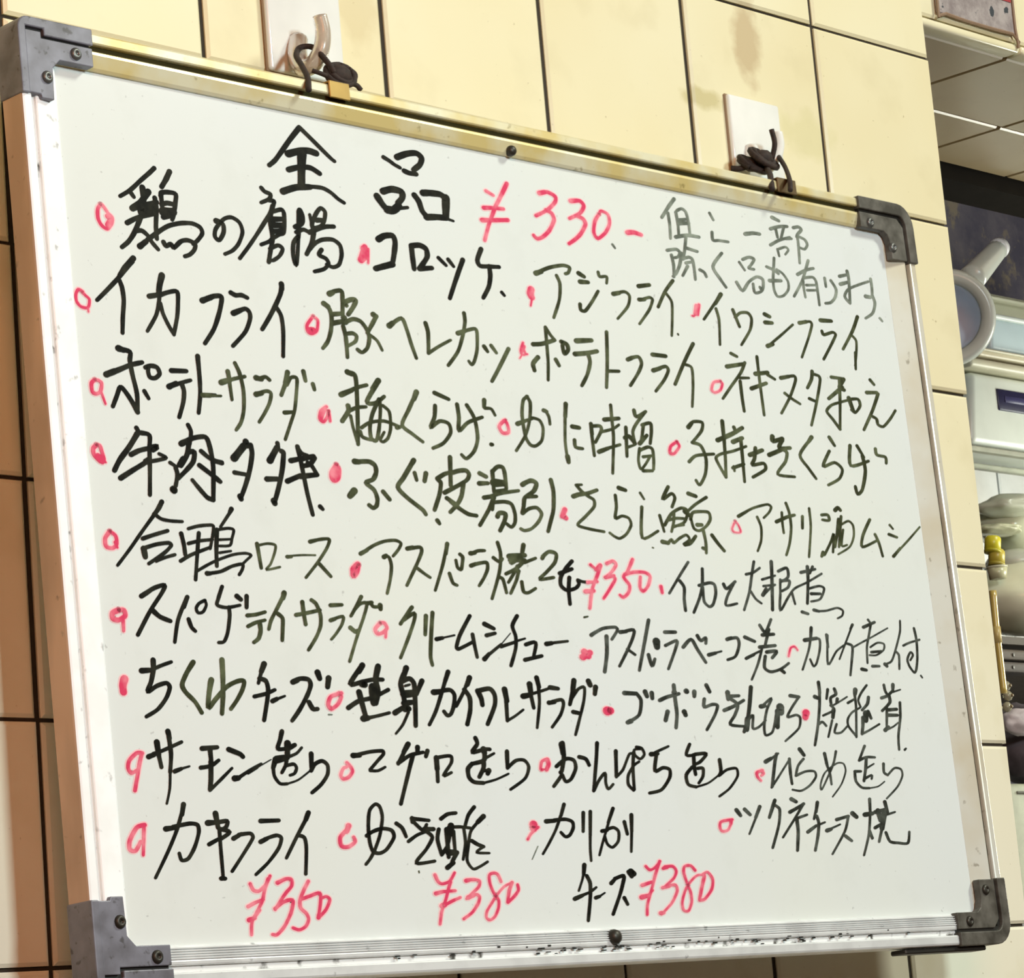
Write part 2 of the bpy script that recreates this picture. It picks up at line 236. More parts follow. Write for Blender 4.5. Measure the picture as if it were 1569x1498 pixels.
INKDATA = """
r bullet 138 122 399,740 382,763 379,802 394,830 423,843 448,819 456,791 437,775 423,758 408,741 399,740|192 122 431,787 443,800 425,826
k dish 180 123 710,537 681,562 629,603 567,654 509,689|179 123 566,662 583,682|217 124 794,540 770,578 742,615|242 123 635,633 637,682 615,728|242 123 665,648 618,700 570,730|234 123 570,734 617,716 675,700 705,688|187 124 698,670 701,720 690,798 689,852|234 123 621,715 613,747 643,735 688,718|194 123 534,802 601,768 695,740|193 123 620,750 593,799 565,845 532,884 494,913|179 124 573,833 609,826 640,843 661,871 691,898|189 124 733,657 739,641 779,634 817,638 809,682 797,726 784,755|177 124 734,650 735,700 736,753|197 124 733,694 763,684 802,685|353 124 739,726 793,719|196 124 736,750 791,734|232 124 592,897 628,871|181 125 638,862 700,820 761,785 831,764 895,757 937,769 946,795 915,830 889,849|180 125 724,861 736,877 764,865 779,879 821,846 856,836 885,840 901,852 891,876 864,899 836,910
k dish 239 126 1033,727 1055,730|167 127 1035,731 1069,736 1069,773 1040,812 1017,799 1026,763 1077,713 1123,699 1166,717 1178,759 1149,814 1110,850 1065,871|171 128 1314,538 1332,553 1365,561 1354,584 1305,607|170 128 1353,590 1381,590 1373,614 1345,657 1267,751 1203,823 1148,880|194 128 1371,614 1347,681 1352,760 1335,814 1315,876|170 128 1373,638 1421,623 1434,641 1423,727 1390,743 1352,764|223 128 1363,675 1426,666|243 128 1365,702 1422,695|203 128 1361,731 1419,719|169 128 1358,755 1335,778 1281,801|161 128 1330,814 1379,792 1405,805 1383,839 1344,864 1318,867|225 129 1531,612 1542,643 1533,672 1494,693|196 129 1525,617 1514,699 1506,740|171 129 1504,736 1474,768 1464,825 1476,871 1490,822 1507,736|172 129 1496,717 1540,699 1576,707|123 130 1589,624 1596,672 1610,686|173 130 1603,695 1597,664 1630,611 1660,584 1684,599 1673,641 1649,669 1605,683|206 130 1626,644 1663,639|197 130 1576,707 1631,683 1680,667 1729,660|196 130 1602,703 1585,754 1546,811|172 131 1559,793 1600,756 1651,731 1715,723 1755,744 1759,788 1737,835 1698,852 1662,844|172 130 1639,779 1620,805 1660,817 1673,839 1643,867 1583,886
k title 206 128 1577,223 1515,286 1460,347 1412,398 1375,426|175 129 1578,219 1638,259 1706,306 1755,339 1775,349|290 129 1495,356 1560,334 1619,323 1666,328|248 129 1569,347 1560,421 1549,500|207 129 1591,344 1575,419 1565,497|227 129 1488,430 1551,410 1620,402 1675,421|267 129 1441,537 1522,507 1608,493|166 130 1608,491 1682,487 1733,502 1772,525 1808,539
k title 171 132 2087,283 2122,295 2153,309 2187,319|258 133 2175,270 2240,244 2303,232 2334,251 2318,285 2274,316|214 133 2211,330 2243,336 2288,335|276 133 2061,449 2119,431 2179,435 2180,464 2149,493|274 132 2019,478 2047,511 2076,536|338 133 2077,534 2116,531 2152,505|149 133 2145,519 2208,506|280 134 2318,421 2361,415 2429,412 2461,425|336 135 2467,424 2453,519|256 134 2262,440 2286,466 2302,510 2332,535|279 135 2326,536 2389,527 2458,522|129 135 2458,526 2500,531
r price 158 137 2743,351 2790,367|180 137 2892,294 2844,359 2796,421 2766,469 2736,517 2697,599|180 137 2715,438 2780,430 2849,425|202 137 2694,501 2770,491 2871,477|218 139 3113,310 3154,299|184 139 3113,310 3170,297 3222,312 3217,341 3155,389 3071,428|183 139 3147,390 3184,402 3194,434 3154,490 3101,530 3060,544 3039,530|221 140 3331,319 3381,310|186 141 3340,317 3397,310 3421,333 3386,374 3308,410|185 141 3360,389 3406,400 3417,427 3377,477 3331,512 3283,540|163 142 3530,355 3490,400 3472,459 3495,487 3558,448 3595,397 3591,352 3544,341 3525,361|236 143 3721,427 3768,420 3821,425
g note 117 143 3598,503 3615,520
r bullet 206 132 1909,731 1874,791|308 132 1904,742 1908,767 1877,796|103 132 1928,739 1919,806
k dish 260 133 2000,684 2036,664 2071,655|229 133 2036,664 2092,655 2104,686 2089,744 2072,792|258 133 2072,792 2016,809 1963,826|230 134 2206,694 2206,740 2208,798|230 134 2206,688 2259,679 2299,692 2301,728 2267,768 2243,792|220 135 2243,792 2324,779|169 135 2374,724 2419,755|169 136 2437,724 2468,754|200 136 2534,714 2477,810 2420,912|203 137 2665,645 2632,702 2645,729 2704,725 2773,719|203 137 2707,724 2707,771 2688,826 2643,884|150 138 2772,842 2788,856
g note 187 145 4108,201 4057,249 3996,312|158 145 4047,282 4050,341 4043,415|159 145 4109,269 4114,333 4110,392|159 146 4121,259 4157,245 4187,259 4198,312 4198,381|159 146 4118,309 4194,294|234 146 4122,325 4197,315|196 146 4085,402 4178,381 4266,379|158 146 4163,395 4140,466 4121,513|142 147 4373,238 4397,272|161 148 4374,339 4373,381 4421,377 4494,375|211 149 4639,314 4705,301 4757,299|204 150 4877,193 4931,205|194 151 4853,258 4929,236 4994,227|155 151 4896,257 4902,298|155 151 4965,234 4930,300|174 151 4836,347 4914,311 5004,285|158 146 4005,481 4076,467 4101,480 4083,505 4055,513|166 146 4113,483 4089,545 4053,594 4027,613|157 146 4034,502 4041,555 4033,615|168 146 4152,450 4238,458|158 146 4107,515 4164,497 4192,505 4197,549 4196,609|158 146 4138,530 4179,520|158 146 4148,546 4102,600|159 147 4240,553 4272,563 4285,584|169 148 4429,443 4347,522 4390,581 4430,622|133 149 4561,473 4598,512|162 149 4592,455 4644,437 4684,443 4657,474 4632,496 4673,498|161 150 4519,584 4559,625 4617,572 4687,536 4734,544 4729,587 4707,612 4656,623 4651,577|161 150 4704,589 4715,607
g note 145 151 4889,363 4896,400|145 151 4904,359 4957,343 4979,356 4949,384|195 152 5045,227 5090,217 5109,231 5074,259 5064,275|166 152 5072,269 5128,281 5144,307 5117,334 5074,330|165 152 5070,264 5069,321 5060,417|153 151 4851,415 4836,473 4821,531 4817,587 4838,622 4890,612 4936,573 4941,531 4906,493 4860,475|172 151 4780,471 4824,479 4870,497|210 151 4790,544 4884,533|174 152 5134,394 5101,450 5058,517 4976,606|194 152 5029,482 5101,450 5169,432|155 152 5069,501 5066,549 5070,600|165 153 5077,495 5152,482 5177,502 5180,559 5180,630|155 153 5091,532 5165,523|155 153 5093,560 5167,551|166 154 5255,474 5256,521|175 154 5305,482 5340,526 5323,571 5280,604 5234,614|197 154 5385,449 5456,431|177 155 5456,411 5462,454 5454,527 5445,590|216 155 5384,492 5446,475|167 155 5438,586 5407,556 5446,513 5535,479 5632,448|169 156 5654,431 5655,479 5648,528|247 156 5591,535 5628,535|178 156 5649,523 5663,565 5632,622 5564,658|138 157 5688,644 5707,659|165 151 4974,296 5018,290
r bullet 113 122 264,1133 242,1125 226,1149 227,1178 248,1198 284,1198 295,1163 276,1147 259,1134|75 122 284,1198 285,1216
k dish 175 123 544,968 503,1007 456,1054 394,1110 336,1160|175 123 464,1061 475,1090 478,1146 465,1219 456,1287|232 125 698,1010 681,1054 672,1089|154 125 677,1089 667,1135 646,1191 591,1265|193 124 618,1111 686,1095|170 125 675,1100 725,1081 774,1073 773,1123 761,1186 735,1261|162 125 674,1135 685,1179 709,1226 735,1265
k dish 222 123 550,954 501,1001 469,1039
k dish 235 126 911,1096 962,1076|188 127 926,1088 978,1069 1017,1064 1020,1083 998,1144 960,1217 903,1285|190 127 1077,1042 1103,1050 1138,1046 1169,1054|221 128 1080,1133 1125,1114|173 128 1099,1125 1151,1105 1174,1120 1172,1151 1138,1210 1060,1280|209 129 1377,967 1377,991|183 129 1379,971 1366,1012 1325,1076 1277,1140 1238,1187|167 129 1330,1075 1356,1112 1360,1182 1345,1297
r bullet 121 131 1548,1094 1506,1138 1507,1170 1533,1175 1561,1156 1572,1111 1548,1094|241 131 1519,1161 1540,1158
d dish 236 131 1660,979 1679,971|180 131 1660,981 1685,966 1724,956 1738,964 1734,1013 1727,1066|211 131 1619,1028 1644,1039|170 131 1622,1030 1650,1050 1658,1090 1645,1151 1620,1201 1587,1235|187 131 1660,1073 1725,1062|203 131 1658,1114 1725,1098|196 132 1748,1007 1788,991 1817,991 1799,1022 1762,1062|180 132 1750,1015 1757,1022|244 132 1733,1081 1741,1100|163 132 1730,1106 1786,1081 1833,1086 1866,1119 1877,1158 1860,1204 1824,1230 1796,1219|162 132 1723,1119 1732,1166 1732,1221 1730,1262|155 132 1739,1153 1777,1147 1799,1158 1788,1184 1742,1208|214 133 1917,1045 1932,1051|172 133 1935,1051 1901,1095 1869,1135|139 133 1879,1142 1924,1165 1950,1207|240 134 2011,1087 2034,1072|166 134 2016,1084 2093,1043 2119,1092 2137,1155 2161,1222|175 135 2244,1049 2254,1093 2243,1189|142 136 2242,1191 2315,1151 2393,1114
d dish 117 136 2349,1135 2397,1113|160 137 2503,973 2503,1015 2478,1084 2435,1163 2362,1236|203 137 2448,1075 2496,1059|152 137 2466,1069 2514,1053 2567,1041 2575,1065 2563,1141 2537,1198 2517,1217 2500,1202|178 138 2612,1120 2632,1143|162 138 2660,1111 2690,1143|179 139 2775,1115 2725,1179 2681,1234 2639,1284
r bullet 112 139 2879,1075 2858,1111 2861,1132 2885,1129 2873,1093|155 139 2882,1092 2866,1119|86 140 2885,1129 2900,1128|69 139 2863,1134 2845,1154
r bullet 308 139 2977,804 2967,828 2976,843|90 139 2974,854 2961,886
d dish 237 139 3023,719 3063,706|171 140 3031,715 3122,679 3219,656 3266,661 3253,688 3232,696|158 140 3167,713 3184,752 3167,832 3113,927|218 141 3326,682 3363,695|218 142 3330,724 3387,720|150 142 3469,659 3477,681 3527,675 3521,709|171 142 3311,838 3311,866 3342,868 3398,817 3452,757|220 143 3561,758 3603,748|150 144 3569,755 3646,737 3679,756 3657,810 3572,881|211 144 3755,696 3837,680|198 144 3747,765 3789,760|151 145 3755,767 3825,745 3848,754 3814,809 3729,890|177 146 4020,636 3949,702 3884,787|141 146 3956,709 3991,749 3981,830 3960,925|94 147 4008,911 4011,916
d dish 150 141 3046,981 3042,1065 3037,1153 3023,1241|151 141 3046,981 3074,1015 3103,1039|204 140 2947,1075 3009,1066 3098,1039|203 140 2970,1136 2932,1170 2936,1203|177 141 3092,1134 3111,1162|192 141 3145,1041 3182,1051 3187,1077 3159,1100 3151,1068 3154,1047|235 142 3253,1026 3362,1012|221 142 3232,1093 3311,1081 3392,1063|179 142 3325,1083 3333,1123 3303,1187 3255,1246|167 143 3478,958 3458,1104 3430,1239|167 144 3454,1155 3534,1148|210 144 3609,1082 3647,1068|168 145 3615,1078 3688,1060 3707,1093 3673,1144 3606,1212|212 146 3797,1038 3894,1036|226 146 3788,1119 3841,1103|169 146 3799,1115 3884,1089 3901,1108 3861,1160 3789,1223|186 147 4115,950 4035,1046 3940,1174|142 148 4032,1064 4081,1076 4076,1161 4049,1278
d dish 213 148 4381,664 4328,719|159 148 4363,682 4224,812|146 148 4328,745 4341,802 4324,933|174 149 4460,736 4497,821|161 150 4472,774 4517,746 4577,740 4601,767 4579,828 4494,916|230 151 4712,731 4750,740|230 151 4708,775 4764,772|242 151 4704,900 4746,886|149 152 4714,896 4828,828 4932,763|233 153 4991,747 5050,734|164 153 5007,742 5081,730 5093,746 5053,817 4974,932|249 154 5172,713 5262,707|179 154 5171,771 5182,790 5260,768 5284,779 5235,838 5155,924|195 155 5493,658 5433,743 5331,852|153 156 5418,765 5454,795 5438,871 5416,933
d dish 162 156 5433,860 5417,952|184 149 4402,970 4446,982|225 150 4357,1043 4491,1016|169 150 4503,1008 4461,1064 4374,1141 4294,1214|155 150 4446,1093 4520,1086|182 150 4447,1110 4446,1196 4449,1265|170 151 4606,966 4604,1029 4603,1140 4604,1272|242 151 4577,1059 4675,1043|185 152 4673,1054 4727,1073|226 151 4530,1140 4653,1101|229 152 4778,1061 4844,1047|172 153 4800,1055 4889,1040 4895,1064 4834,1154 4746,1249|172 153 4794,1140 4843,1163 4908,1186|202 154 5043,1000 5029,1044 4986,1094|173 154 5046,1014 5094,1020 5100,1044 5048,1162 4979,1292|187 154 4991,1150 5038,1160|204 155 5199,1016 5288,1015|248 156 5299,1018 5256,1065 5292,1076|233 155 5278,1063 5153,1135|174 156 5265,1021 5243,1152 5214,1293|174 155 5214,1293 5163,1244 5122,1205 5168,1169 5238,1148 5321,1127|248 156 5323,1116 5337,1157 5348,1185|175 156 5333,1122 5401,1116 5411,1151 5363,1191 5332,1179|192 157 5528,999 5557,1022|221 157 5484,1072 5571,1064|191 157 5581,1070 5516,1163 5417,1279|177 158 5508,1200 5539,1211 5545,1240 5589,1247 5656,1201 5713,1149
r bullet 139 149 4290,1125 4237,1137 4214,1177 4238,1188 4282,1171 4303,1138 4290,1125
k dish 234 124 427,1356 454,1361|181 124 427,1358 486,1365 482,1403 489,1462 504,1542 499,1621|240 123 350,1475 398,1456|196 124 359,1472 427,1445 485,1421 547,1404|180 124 499,1621 476,1582 444,1540 418,1522 395,1563 370,1608|175 125 563,1424 593,1414 625,1418 636,1444 610,1465 582,1464 575,1442 577,1427|158 125 545,1527 565,1557|191 126 702,1424 784,1418|221 126 682,1495 722,1477|160 126 697,1490 756,1470 803,1456|175 126 751,1474 761,1507 751,1557 722,1623|185 126 855,1346 854,1388|161 127 855,1365 854,1456 848,1521 831,1595|146 127 852,1514 934,1508
r bullet 134 123 288,1503 268,1520 269,1557 291,1562 312,1549 321,1515 306,1505 288,1503|89 123 314,1552 332,1601
d dish 181 127 861,1515 905,1513|105 127 887,1515 965,1509|176 128 1016,1396 1022,1438|140 128 1019,1424 1025,1520|217 128 974,1449 1016,1435|148 128 992,1444 1048,1426 1110,1410|147 128 1061,1355 1082,1397 1095,1472 1087,1556 1065,1614 1033,1651|206 129 1175,1409 1206,1413|149 129 1193,1411 1230,1400 1252,1412|212 129 1166,1483 1198,1475|148 129 1175,1480 1227,1463 1253,1471 1239,1515 1205,1563 1169,1605|197 130 1362,1366 1342,1417|171 130 1353,1402 1312,1473|143 130 1350,1424 1378,1389 1411,1386 1411,1414 1383,1530 1352,1592 1310,1670|164 130 1321,1550 1372,1543|173 131 1456,1353 1463,1395|166 131 1505,1405 1511,1430
d dish 226 132 1721,1330 1747,1337|178 133 1721,1330 1763,1338 1768,1385 1755,1533 1741,1656|214 132 1668,1438 1737,1411|167 133 1680,1434 1770,1396 1831,1379|201 133 1704,1485 1704,1508 1659,1558|154 133 1708,1507 1758,1488 1813,1480|130 133 1713,1530 1721,1582 1739,1651|228 134 1906,1351 1865,1393|180 134 1901,1360 1821,1456 1872,1458 1932,1422|155 134 1898,1437 1849,1507 1825,1568 1825,1620 1855,1630 1879,1575 1899,1491 1902,1437|131 134 1918,1465 1954,1491 1952,1563 1929,1612 1898,1632 1880,1625 1909,1587|142 134 1762,1596 1771,1619 1809,1628 1855,1630|143 134 1773,1578 1827,1550 1916,1536 2001,1552|180 135 1992,1559 2009,1555|218 135 2138,1382 2117,1417|157 135 2138,1382 2077,1469 2026,1544 2085,1581 2145,1612|183 136 2253,1375 2340,1397|158 137 2248,1435 2236,1490 2204,1541 2266,1506 2323,1513 2329,1555 2276,1607 2206,1636|172 138 2391,1416 2394,1477 2385,1541 2450,1496 2547,1463|159 138 2454,1414 2495,1474 2502,1564 2471,1627 2415,1668 2385,1652|186 138 2573,1379 2567,1413|136 139 2571,1418 2613,1418 2634,1446|172 139 2587,1588 2595,1588
r bullet 129 132 1571,1502 1537,1523 1525,1559 1546,1571 1573,1543 1581,1513 1585,1565|117 132 1532,1564 1547,1539 1566,1509
r bullet 137 139 2691,1466 2652,1497 2673,1526 2713,1516 2706,1474
d dish 147 141 2866,1335 2835,1357 2816,1431 2823,1531 2849,1568 2887,1570 2932,1539 2949,1481 2931,1444 2885,1436|192 140 2778,1474 2827,1458|147 140 2795,1467 2885,1439|147 140 2862,1335 2881,1364 2865,1444 2824,1525 2750,1604|183 141 2967,1393 2987,1397|137 141 2979,1392 2998,1421 3000,1457|195 142 3126,1347 3112,1411|137 142 3118,1371 3092,1531 3095,1632|216 142 3096,1604 3099,1632|207 143 3153,1455 3201,1457|160 143 3158,1520 3160,1554 3208,1558|185 143 3287,1430 3286,1481|150 143 3284,1470 3285,1586|162 144 3293,1441 3351,1436 3355,1458 3304,1519|140 144 3354,1464 3440,1442 3486,1418|151 144 3444,1324 3441,1394 3437,1486 3401,1663|198 144 3386,1401 3492,1386|196 144 3321,1564 3391,1541|151 144 3373,1545 3477,1517|163 145 3535,1426 3518,1571|210 145 3521,1479 3552,1470 3588,1502|128 145 3534,1524 3587,1508|177 145 3609,1335 3621,1366 3694,1334|153 145 3689,1337 3614,1402 3582,1445 3588,1502|153 146 3665,1403 3647,1457 3632,1493|165 146 3656,1404 3718,1390 3718,1433 3699,1493|200 146 3622,1499 3681,1454|140 146 3618,1523 3599,1582 3608,1627 3646,1601 3688,1557|164 146 3616,1534 3679,1512 3711,1521 3711,1573 3702,1620|152 146 3636,1564 3697,1554|164 146 3624,1634 3692,1629
r bullet 135 139 2698,1464 2655,1495 2669,1527 2712,1521 2707,1480 2698,1464
d dish 221 148 4000,1386 4027,1364|174 148 4006,1385 4041,1355 4110,1353 4096,1397 4015,1462|173 149 4015,1462 4077,1473 4105,1537 4085,1616 4033,1674 4009,1653|173 149 3974,1562 4032,1527 4169,1508|208 150 4266,1332 4262,1446|175 150 4266,1367 4256,1509 4241,1620|240 150 4212,1434 4326,1394 4416,1354|193 150 4351,1356 4363,1382|241 150 4330,1433 4406,1407|159 150 4241,1620 4182,1531 4222,1504 4321,1481 4428,1448|176 151 4394,1408 4387,1538 4381,1633|192 151 4304,1568 4392,1542|143 151 4312,1560 4313,1583|242 152 4450,1490 4552,1458|193 152 4500,1450 4482,1507 4458,1541 4551,1526 4557,1557 4452,1604|260 152 4647,1379 4648,1403 4725,1384|228 153 4723,1392 4690,1435 4778,1428|243 153 4603,1478 4714,1441|179 153 4714,1441 4748,1455 4726,1504 4651,1574 4785,1578|231 154 4966,1356 4936,1383|180 154 4958,1365 4852,1458 4907,1523 4959,1575|199 155 5113,1344 5149,1386|182 156 5098,1419 5030,1505 5130,1477 5187,1509 5151,1561 5054,1601|201 157 5279,1375 5263,1483 5419,1447|184 157 5338,1371 5384,1429|200 157 5373,1421 5381,1503 5334,1605 5289,1633 5278,1593|186 158 5493,1375 5499,1407 5570,1414 5570,1447
r bullet 141 147 3899,1468 3849,1495 3837,1531 3871,1528 3913,1490 3899,1468
k dish 179 125 485,1689 497,1709|204 125 487,1713 439,1772 382,1832 349,1879|172 125 506,1708 551,1715 545,1771 537,1864 525,1969|194 125 444,1805 488,1785 536,1772|210 126 545,1769 588,1760 563,1777|200 125 378,1909 446,1871 510,1837|224 125 520,1829 540,1816|150 126 539,1827 591,1816 630,1804 594,1790|159 127 766,1652 779,1681 766,1735|227 127 720,1737 753,1721|190 127 733,1730 788,1707 856,1697 875,1737 884,1823 868,1963|173 128 867,1967 835,1958 796,1923 762,1889|189 127 762,1728 746,1781 707,1833|189 127 752,1770 786,1767 776,1809 733,1850 686,1887|226 127 725,1802 698,1830|135 126 649,1823 683,1839|165 127 677,1843 683,1872 668,1921|280 127 655,1937 657,1941|167 128 825,1760 874,1790 935,1800|182 128 808,1822 866,1855 916,1885
r bullet 147 124 267,1779 248,1795 249,1821 280,1847 297,1839 290,1803 283,1781 267,1779|221 124 269,1826 289,1847|74 124 295,1835 307,1849
k dish 190 128 892,1796 935,1804|190 128 888,1868 915,1885|292 129 1006,1776 1067,1718|231 129 1080,1698 1087,1716|192 129 1107,1711 1110,1749 1089,1819 1056,1890 1022,1949|229 129 1020,1941 1024,1952|176 129 1001,1839 1066,1843|256 130 1209,1771 1257,1710|163 130 1262,1690 1266,1717|194 130 1280,1724 1292,1730 1275,1805 1245,1884 1210,1959|246 131 1209,1947 1213,1958|208 130 1181,1854 1244,1849|211 131 1330,1762 1383,1750|219 131 1388,1750 1466,1732|157 131 1375,1695 1396,1722 1431,1731|179 131 1377,1696 1387,1754 1395,1811 1408,1903 1427,1994|210 131 1298,1855 1378,1824|211 132 1378,1828 1476,1813|172 132 1476,1813 1450,1776 1427,1762|196 132 1471,1739 1441,1769 1404,1779|172 132 1475,1954 1489,1965
r bullet 174 133 1599,1765 1568,1798 1572,1829 1601,1807 1605,1772|197 133 1582,1789 1574,1829
r bullet 224 147 4179,749 4161,793|145 147 4199,740 4180,794|92 147 4150,804 4135,804
r bullet 158 133 1597,1759 1563,1796 1560,1820 1574,1834 1599,1821 1612,1781 1597,1759|177 133 1590,1775 1578,1818
d dish 231 133 1709,1736 1736,1736|183 134 1709,1738 1795,1730 1830,1745 1833,1776 1810,1809 1765,1828 1809,1857 1824,1895 1815,1927 1792,1939 1770,1928|261 133 1689,1869 1659,1895|184 135 1864,1861 1899,1894|202 136 2075,1702 2052,1728|185 136 2071,1706 2000,1787 1958,1834 2009,1878 2099,1928 2115,1947|154 136 2072,1760 2080,1793|187 136 2143,1757 2129,1794|170 137 2183,1970 2195,1984|180 137 2308,1670 2293,1802|180 137 2212,1776 2268,1749 2342,1734|179 137 2214,1780 2231,1795 2215,1848 2173,1923|180 138 2249,1838 2332,1803|171 138 2259,1863 2319,1889
d dish 181 138 2310,1742 2357,1729 2402,1725 2419,1742 2402,1768 2347,1796 2288,1821|180 138 2376,1786 2356,1844 2322,1887 2272,1926|180 138 2280,1874 2320,1899 2383,1927 2438,1932|190 139 2489,1731 2529,1744|190 139 2479,1779 2536,1774|166 139 2574,1714 2572,1764 2570,1813|175 140 2577,1714 2612,1691 2646,1692 2655,1725 2654,1791|332 140 2577,1769 2646,1766|124 140 2576,1808 2653,1795|190 139 2500,1844 2555,1834|158 140 2544,1835 2627,1813 2734,1795|173 139 2566,1838 2523,1898 2454,1975|157 140 2551,1863 2632,1854 2677,1863 2693,1907 2686,1948 2660,1971 2628,1956|165 139 2554,1863 2546,1896|190 140 2575,1927 2589,1910 2629,1911 2618,1945 2582,1992|209 141 2765,1764 2793,1750|192 141 2774,1759 2824,1741 2860,1751 2840,1786 2801,1809 2769,1828 2757,1866 2743,1900|167 141 2782,1819 2850,1814|150 141 2746,1901 2791,1876 2844,1868 2872,1895 2845,1934 2793,1970 2745,1982 2720,1975|177 142 2961,1727 2970,1785 2956,1869 2929,1925 2903,1976
r bullet 211 143 3034,1864 3010,1899|232 143 3017,1894 3036,1905
d dish 132 143 3132,1740 3172,1735|153 144 3136,1742 3166,1767 3210,1789 3246,1805 3240,1838 3169,1891 3112,1933 3191,1947 3291,1954|208 143 3104,1796 3165,1778|187 144 3132,1786 3204,1775 3274,1754|211 145 3432,1732 3478,1740|143 145 3401,1770 3399,1827 3382,1883 3432,1869 3478,1877 3489,1909 3449,1955 3397,1980 3359,1972 3330,1957|123 146 3582,1746 3605,1775|156 147 3582,1815 3559,1968 3679,1927|169 148 3793,1701 3741,1766 3812,1733 3833,1754 3804,1800|146 147 3705,1848 3724,1927|158 148 3734,1894 3794,1834 3866,1802 3907,1805 3910,1832 3878,1873 3790,1901|146 148 3812,1828 3803,1873 3778,1924|158 148 3755,1870 3823,1855 3890,1853|135 148 3799,1895 3875,1885|216 149 3938,1724 3991,1734|159 149 4070,1734 3978,1777 3904,1822|249 149 3896,1816 3926,1834|159 149 3931,1853 3954,1818 4014,1809 4073,1810 4079,1844 4043,1880 3988,1906 3948,1897 3935,1853|204 149 3976,1878 4010,1876|159 150 4015,1898 4024,1959 4018,2016|170 150 3997,1992 4021,1999|212 148 3702,1978 3743,1982|146 148 3743,1982 3771,1963 3784,1979 3830,1954 3883,1934 3904,1955 3858,1980|192 149 3866,1983 3909,1972 3953,1936|182 150 4077,1923 4113,1960 4156,1997|67 147 3624,2011 3631,2013
d dish 178 151 4299,1814 4372,1783|138 152 4305,1811 4416,1766 4536,1738 4565,1749 4543,1778 4496,1809|137 153 4444,1808 4465,1858 4452,1927 4415,1983|194 154 4592,1823 4682,1793 4743,1779|139 154 4644,1772 4638,1827 4639,1878|153 154 4686,1721 4703,1768 4704,1843 4676,1927 4637,1991|168 155 4806,1782 4794,1844|140 155 4869,1736 4863,1833 4817,1991|169 156 4965,1764 5015,1761 5020,1789 4966,1789|227 156 5081,1732 5106,1717 5125,1729|154 156 4929,1967 4944,1973 5013,1900 5044,1857 5018,1955|182 156 4936,1960 4921,1982|169 157 5099,1777 5072,1855 5040,1926|155 157 5124,1761 5074,1924|127 157 5121,1803 5180,1782 5214,1804 5208,1861 5162,1919 5060,1963|127 157 5126,1831 5097,1916 5142,1910|171 158 5362,1763 5288,1849 5268,1913 5394,1874|157 159 5390,1839 5414,1884 5431,1953|130 160 5527,1781 5551,1801|173 160 5510,1832 5575,1844|187 160 5524,1948 5591,1902|130 161 5558,1925 5670,1854 5786,1776
r bullet 95 151 4269,1840 4239,1879 4248,1897 4299,1895 4290,1862 4269,1840
k dish 178 126 585,1994 563,2025 537,2052
k dish 141 126 582,1998 541,2049|131 126 541,2049 469,2123 395,2202 322,2275|133 127 541,2049 575,2067 624,2072 686,2071|158 126 466,2156 522,2138 602,2115|218 126 466,2197 471,2232|149 127 461,2198 535,2176 602,2166 615,2176 575,2209 487,2259|132 127 527,2246 578,2228 630,2214|159 127 674,2122 683,2167 686,2211|125 128 716,2099 768,2085 826,2077 854,2080 843,2127 825,2177|133 128 709,2162 772,2147 841,2138|151 128 771,2114 756,2185 730,2314|142 128 658,2239 720,2209 826,2172|180 129 964,1999 954,2013|126 129 960,2008 894,2080|161 129 872,2094 859,2179 853,2250|117 129 875,2094 934,2084 965,2089 952,2125 936,2157 878,2163|108 129 882,2136 945,2130|107 129 875,2192 939,2181|116 129 740,2278 800,2249 860,2224 949,2196 1019,2186 1050,2193 1022,2215 996,2234|186 129 796,2284 813,2283|134 129 801,2284 871,2272 937,2246 996,2234 993,2256 973,2280
r bullet 147 125 297,2136 270,2166 271,2200 303,2205 326,2188 325,2154 297,2136|113 125 319,2180 328,2201
d dish 153 130 1089,2141 1100,2245|100 131 1097,2147 1148,2137 1192,2141 1185,2173 1155,2225 1128,2251 1207,2235|146 132 1254,2188 1278,2186|82 132 1255,2185 1339,2176 1418,2172|156 132 1395,2114 1433,2105|129 133 1402,2111 1470,2098 1510,2098 1489,2138 1426,2205 1351,2273|147 133 1437,2209 1497,2261
r bullet 186 134 1665,2197 1631,2222 1630,2254 1654,2234 1668,2202
d dish 164 134 1688,2150 1729,2132|132 135 1694,2148 1771,2109 1840,2086 1908,2078 1940,2089 1922,2117 1884,2150|182 135 1827,2157 1842,2150|132 136 1831,2153 1858,2157 1867,2194 1853,2252 1824,2320|167 136 1976,2111 2011,2103|142 137 1982,2111 2057,2100 2063,2121 2030,2172 1981,2237 1950,2278|133 137 2026,2197 2068,2220 2100,2235|169 138 2230,2074 2214,2121|134 138 2226,2082 2186,2176 2123,2292|143 138 2224,2210 2240,2253 2265,2262|144 139 2304,2118 2320,2132 2302,2187 2280,2180 2274,2147|179 139 2372,2110 2402,2106|145 139 2378,2111 2421,2096 2466,2092|178 139 2367,2167 2400,2157|144 140 2376,2164 2431,2151 2472,2148 2471,2178 2444,2217 2406,2257
d dish 147 140 2556,2049 2568,2102 2547,2187 2480,2313|147 140 2518,2122 2554,2139 2576,2124|146 141 2543,2210 2565,2220 2579,2281|194 141 2726,2051 2712,2088|227 141 2622,2110 2727,2099|136 141 2630,2110 2632,2143 2710,2105|204 141 2627,2127 2715,2122|148 142 2721,2133 2797,2109|170 141 2723,2122 2661,2164 2589,2193|147 141 2670,2153 2641,2188 2599,2232|147 141 2675,2175 2652,2221 2606,2282|147 142 2687,2225 2692,2270 2723,2274 2774,2252|172 142 2842,2107 2856,2092|161 143 2847,2098 2892,2073 2939,2081 2924,2122 2860,2171 2809,2207 2904,2194
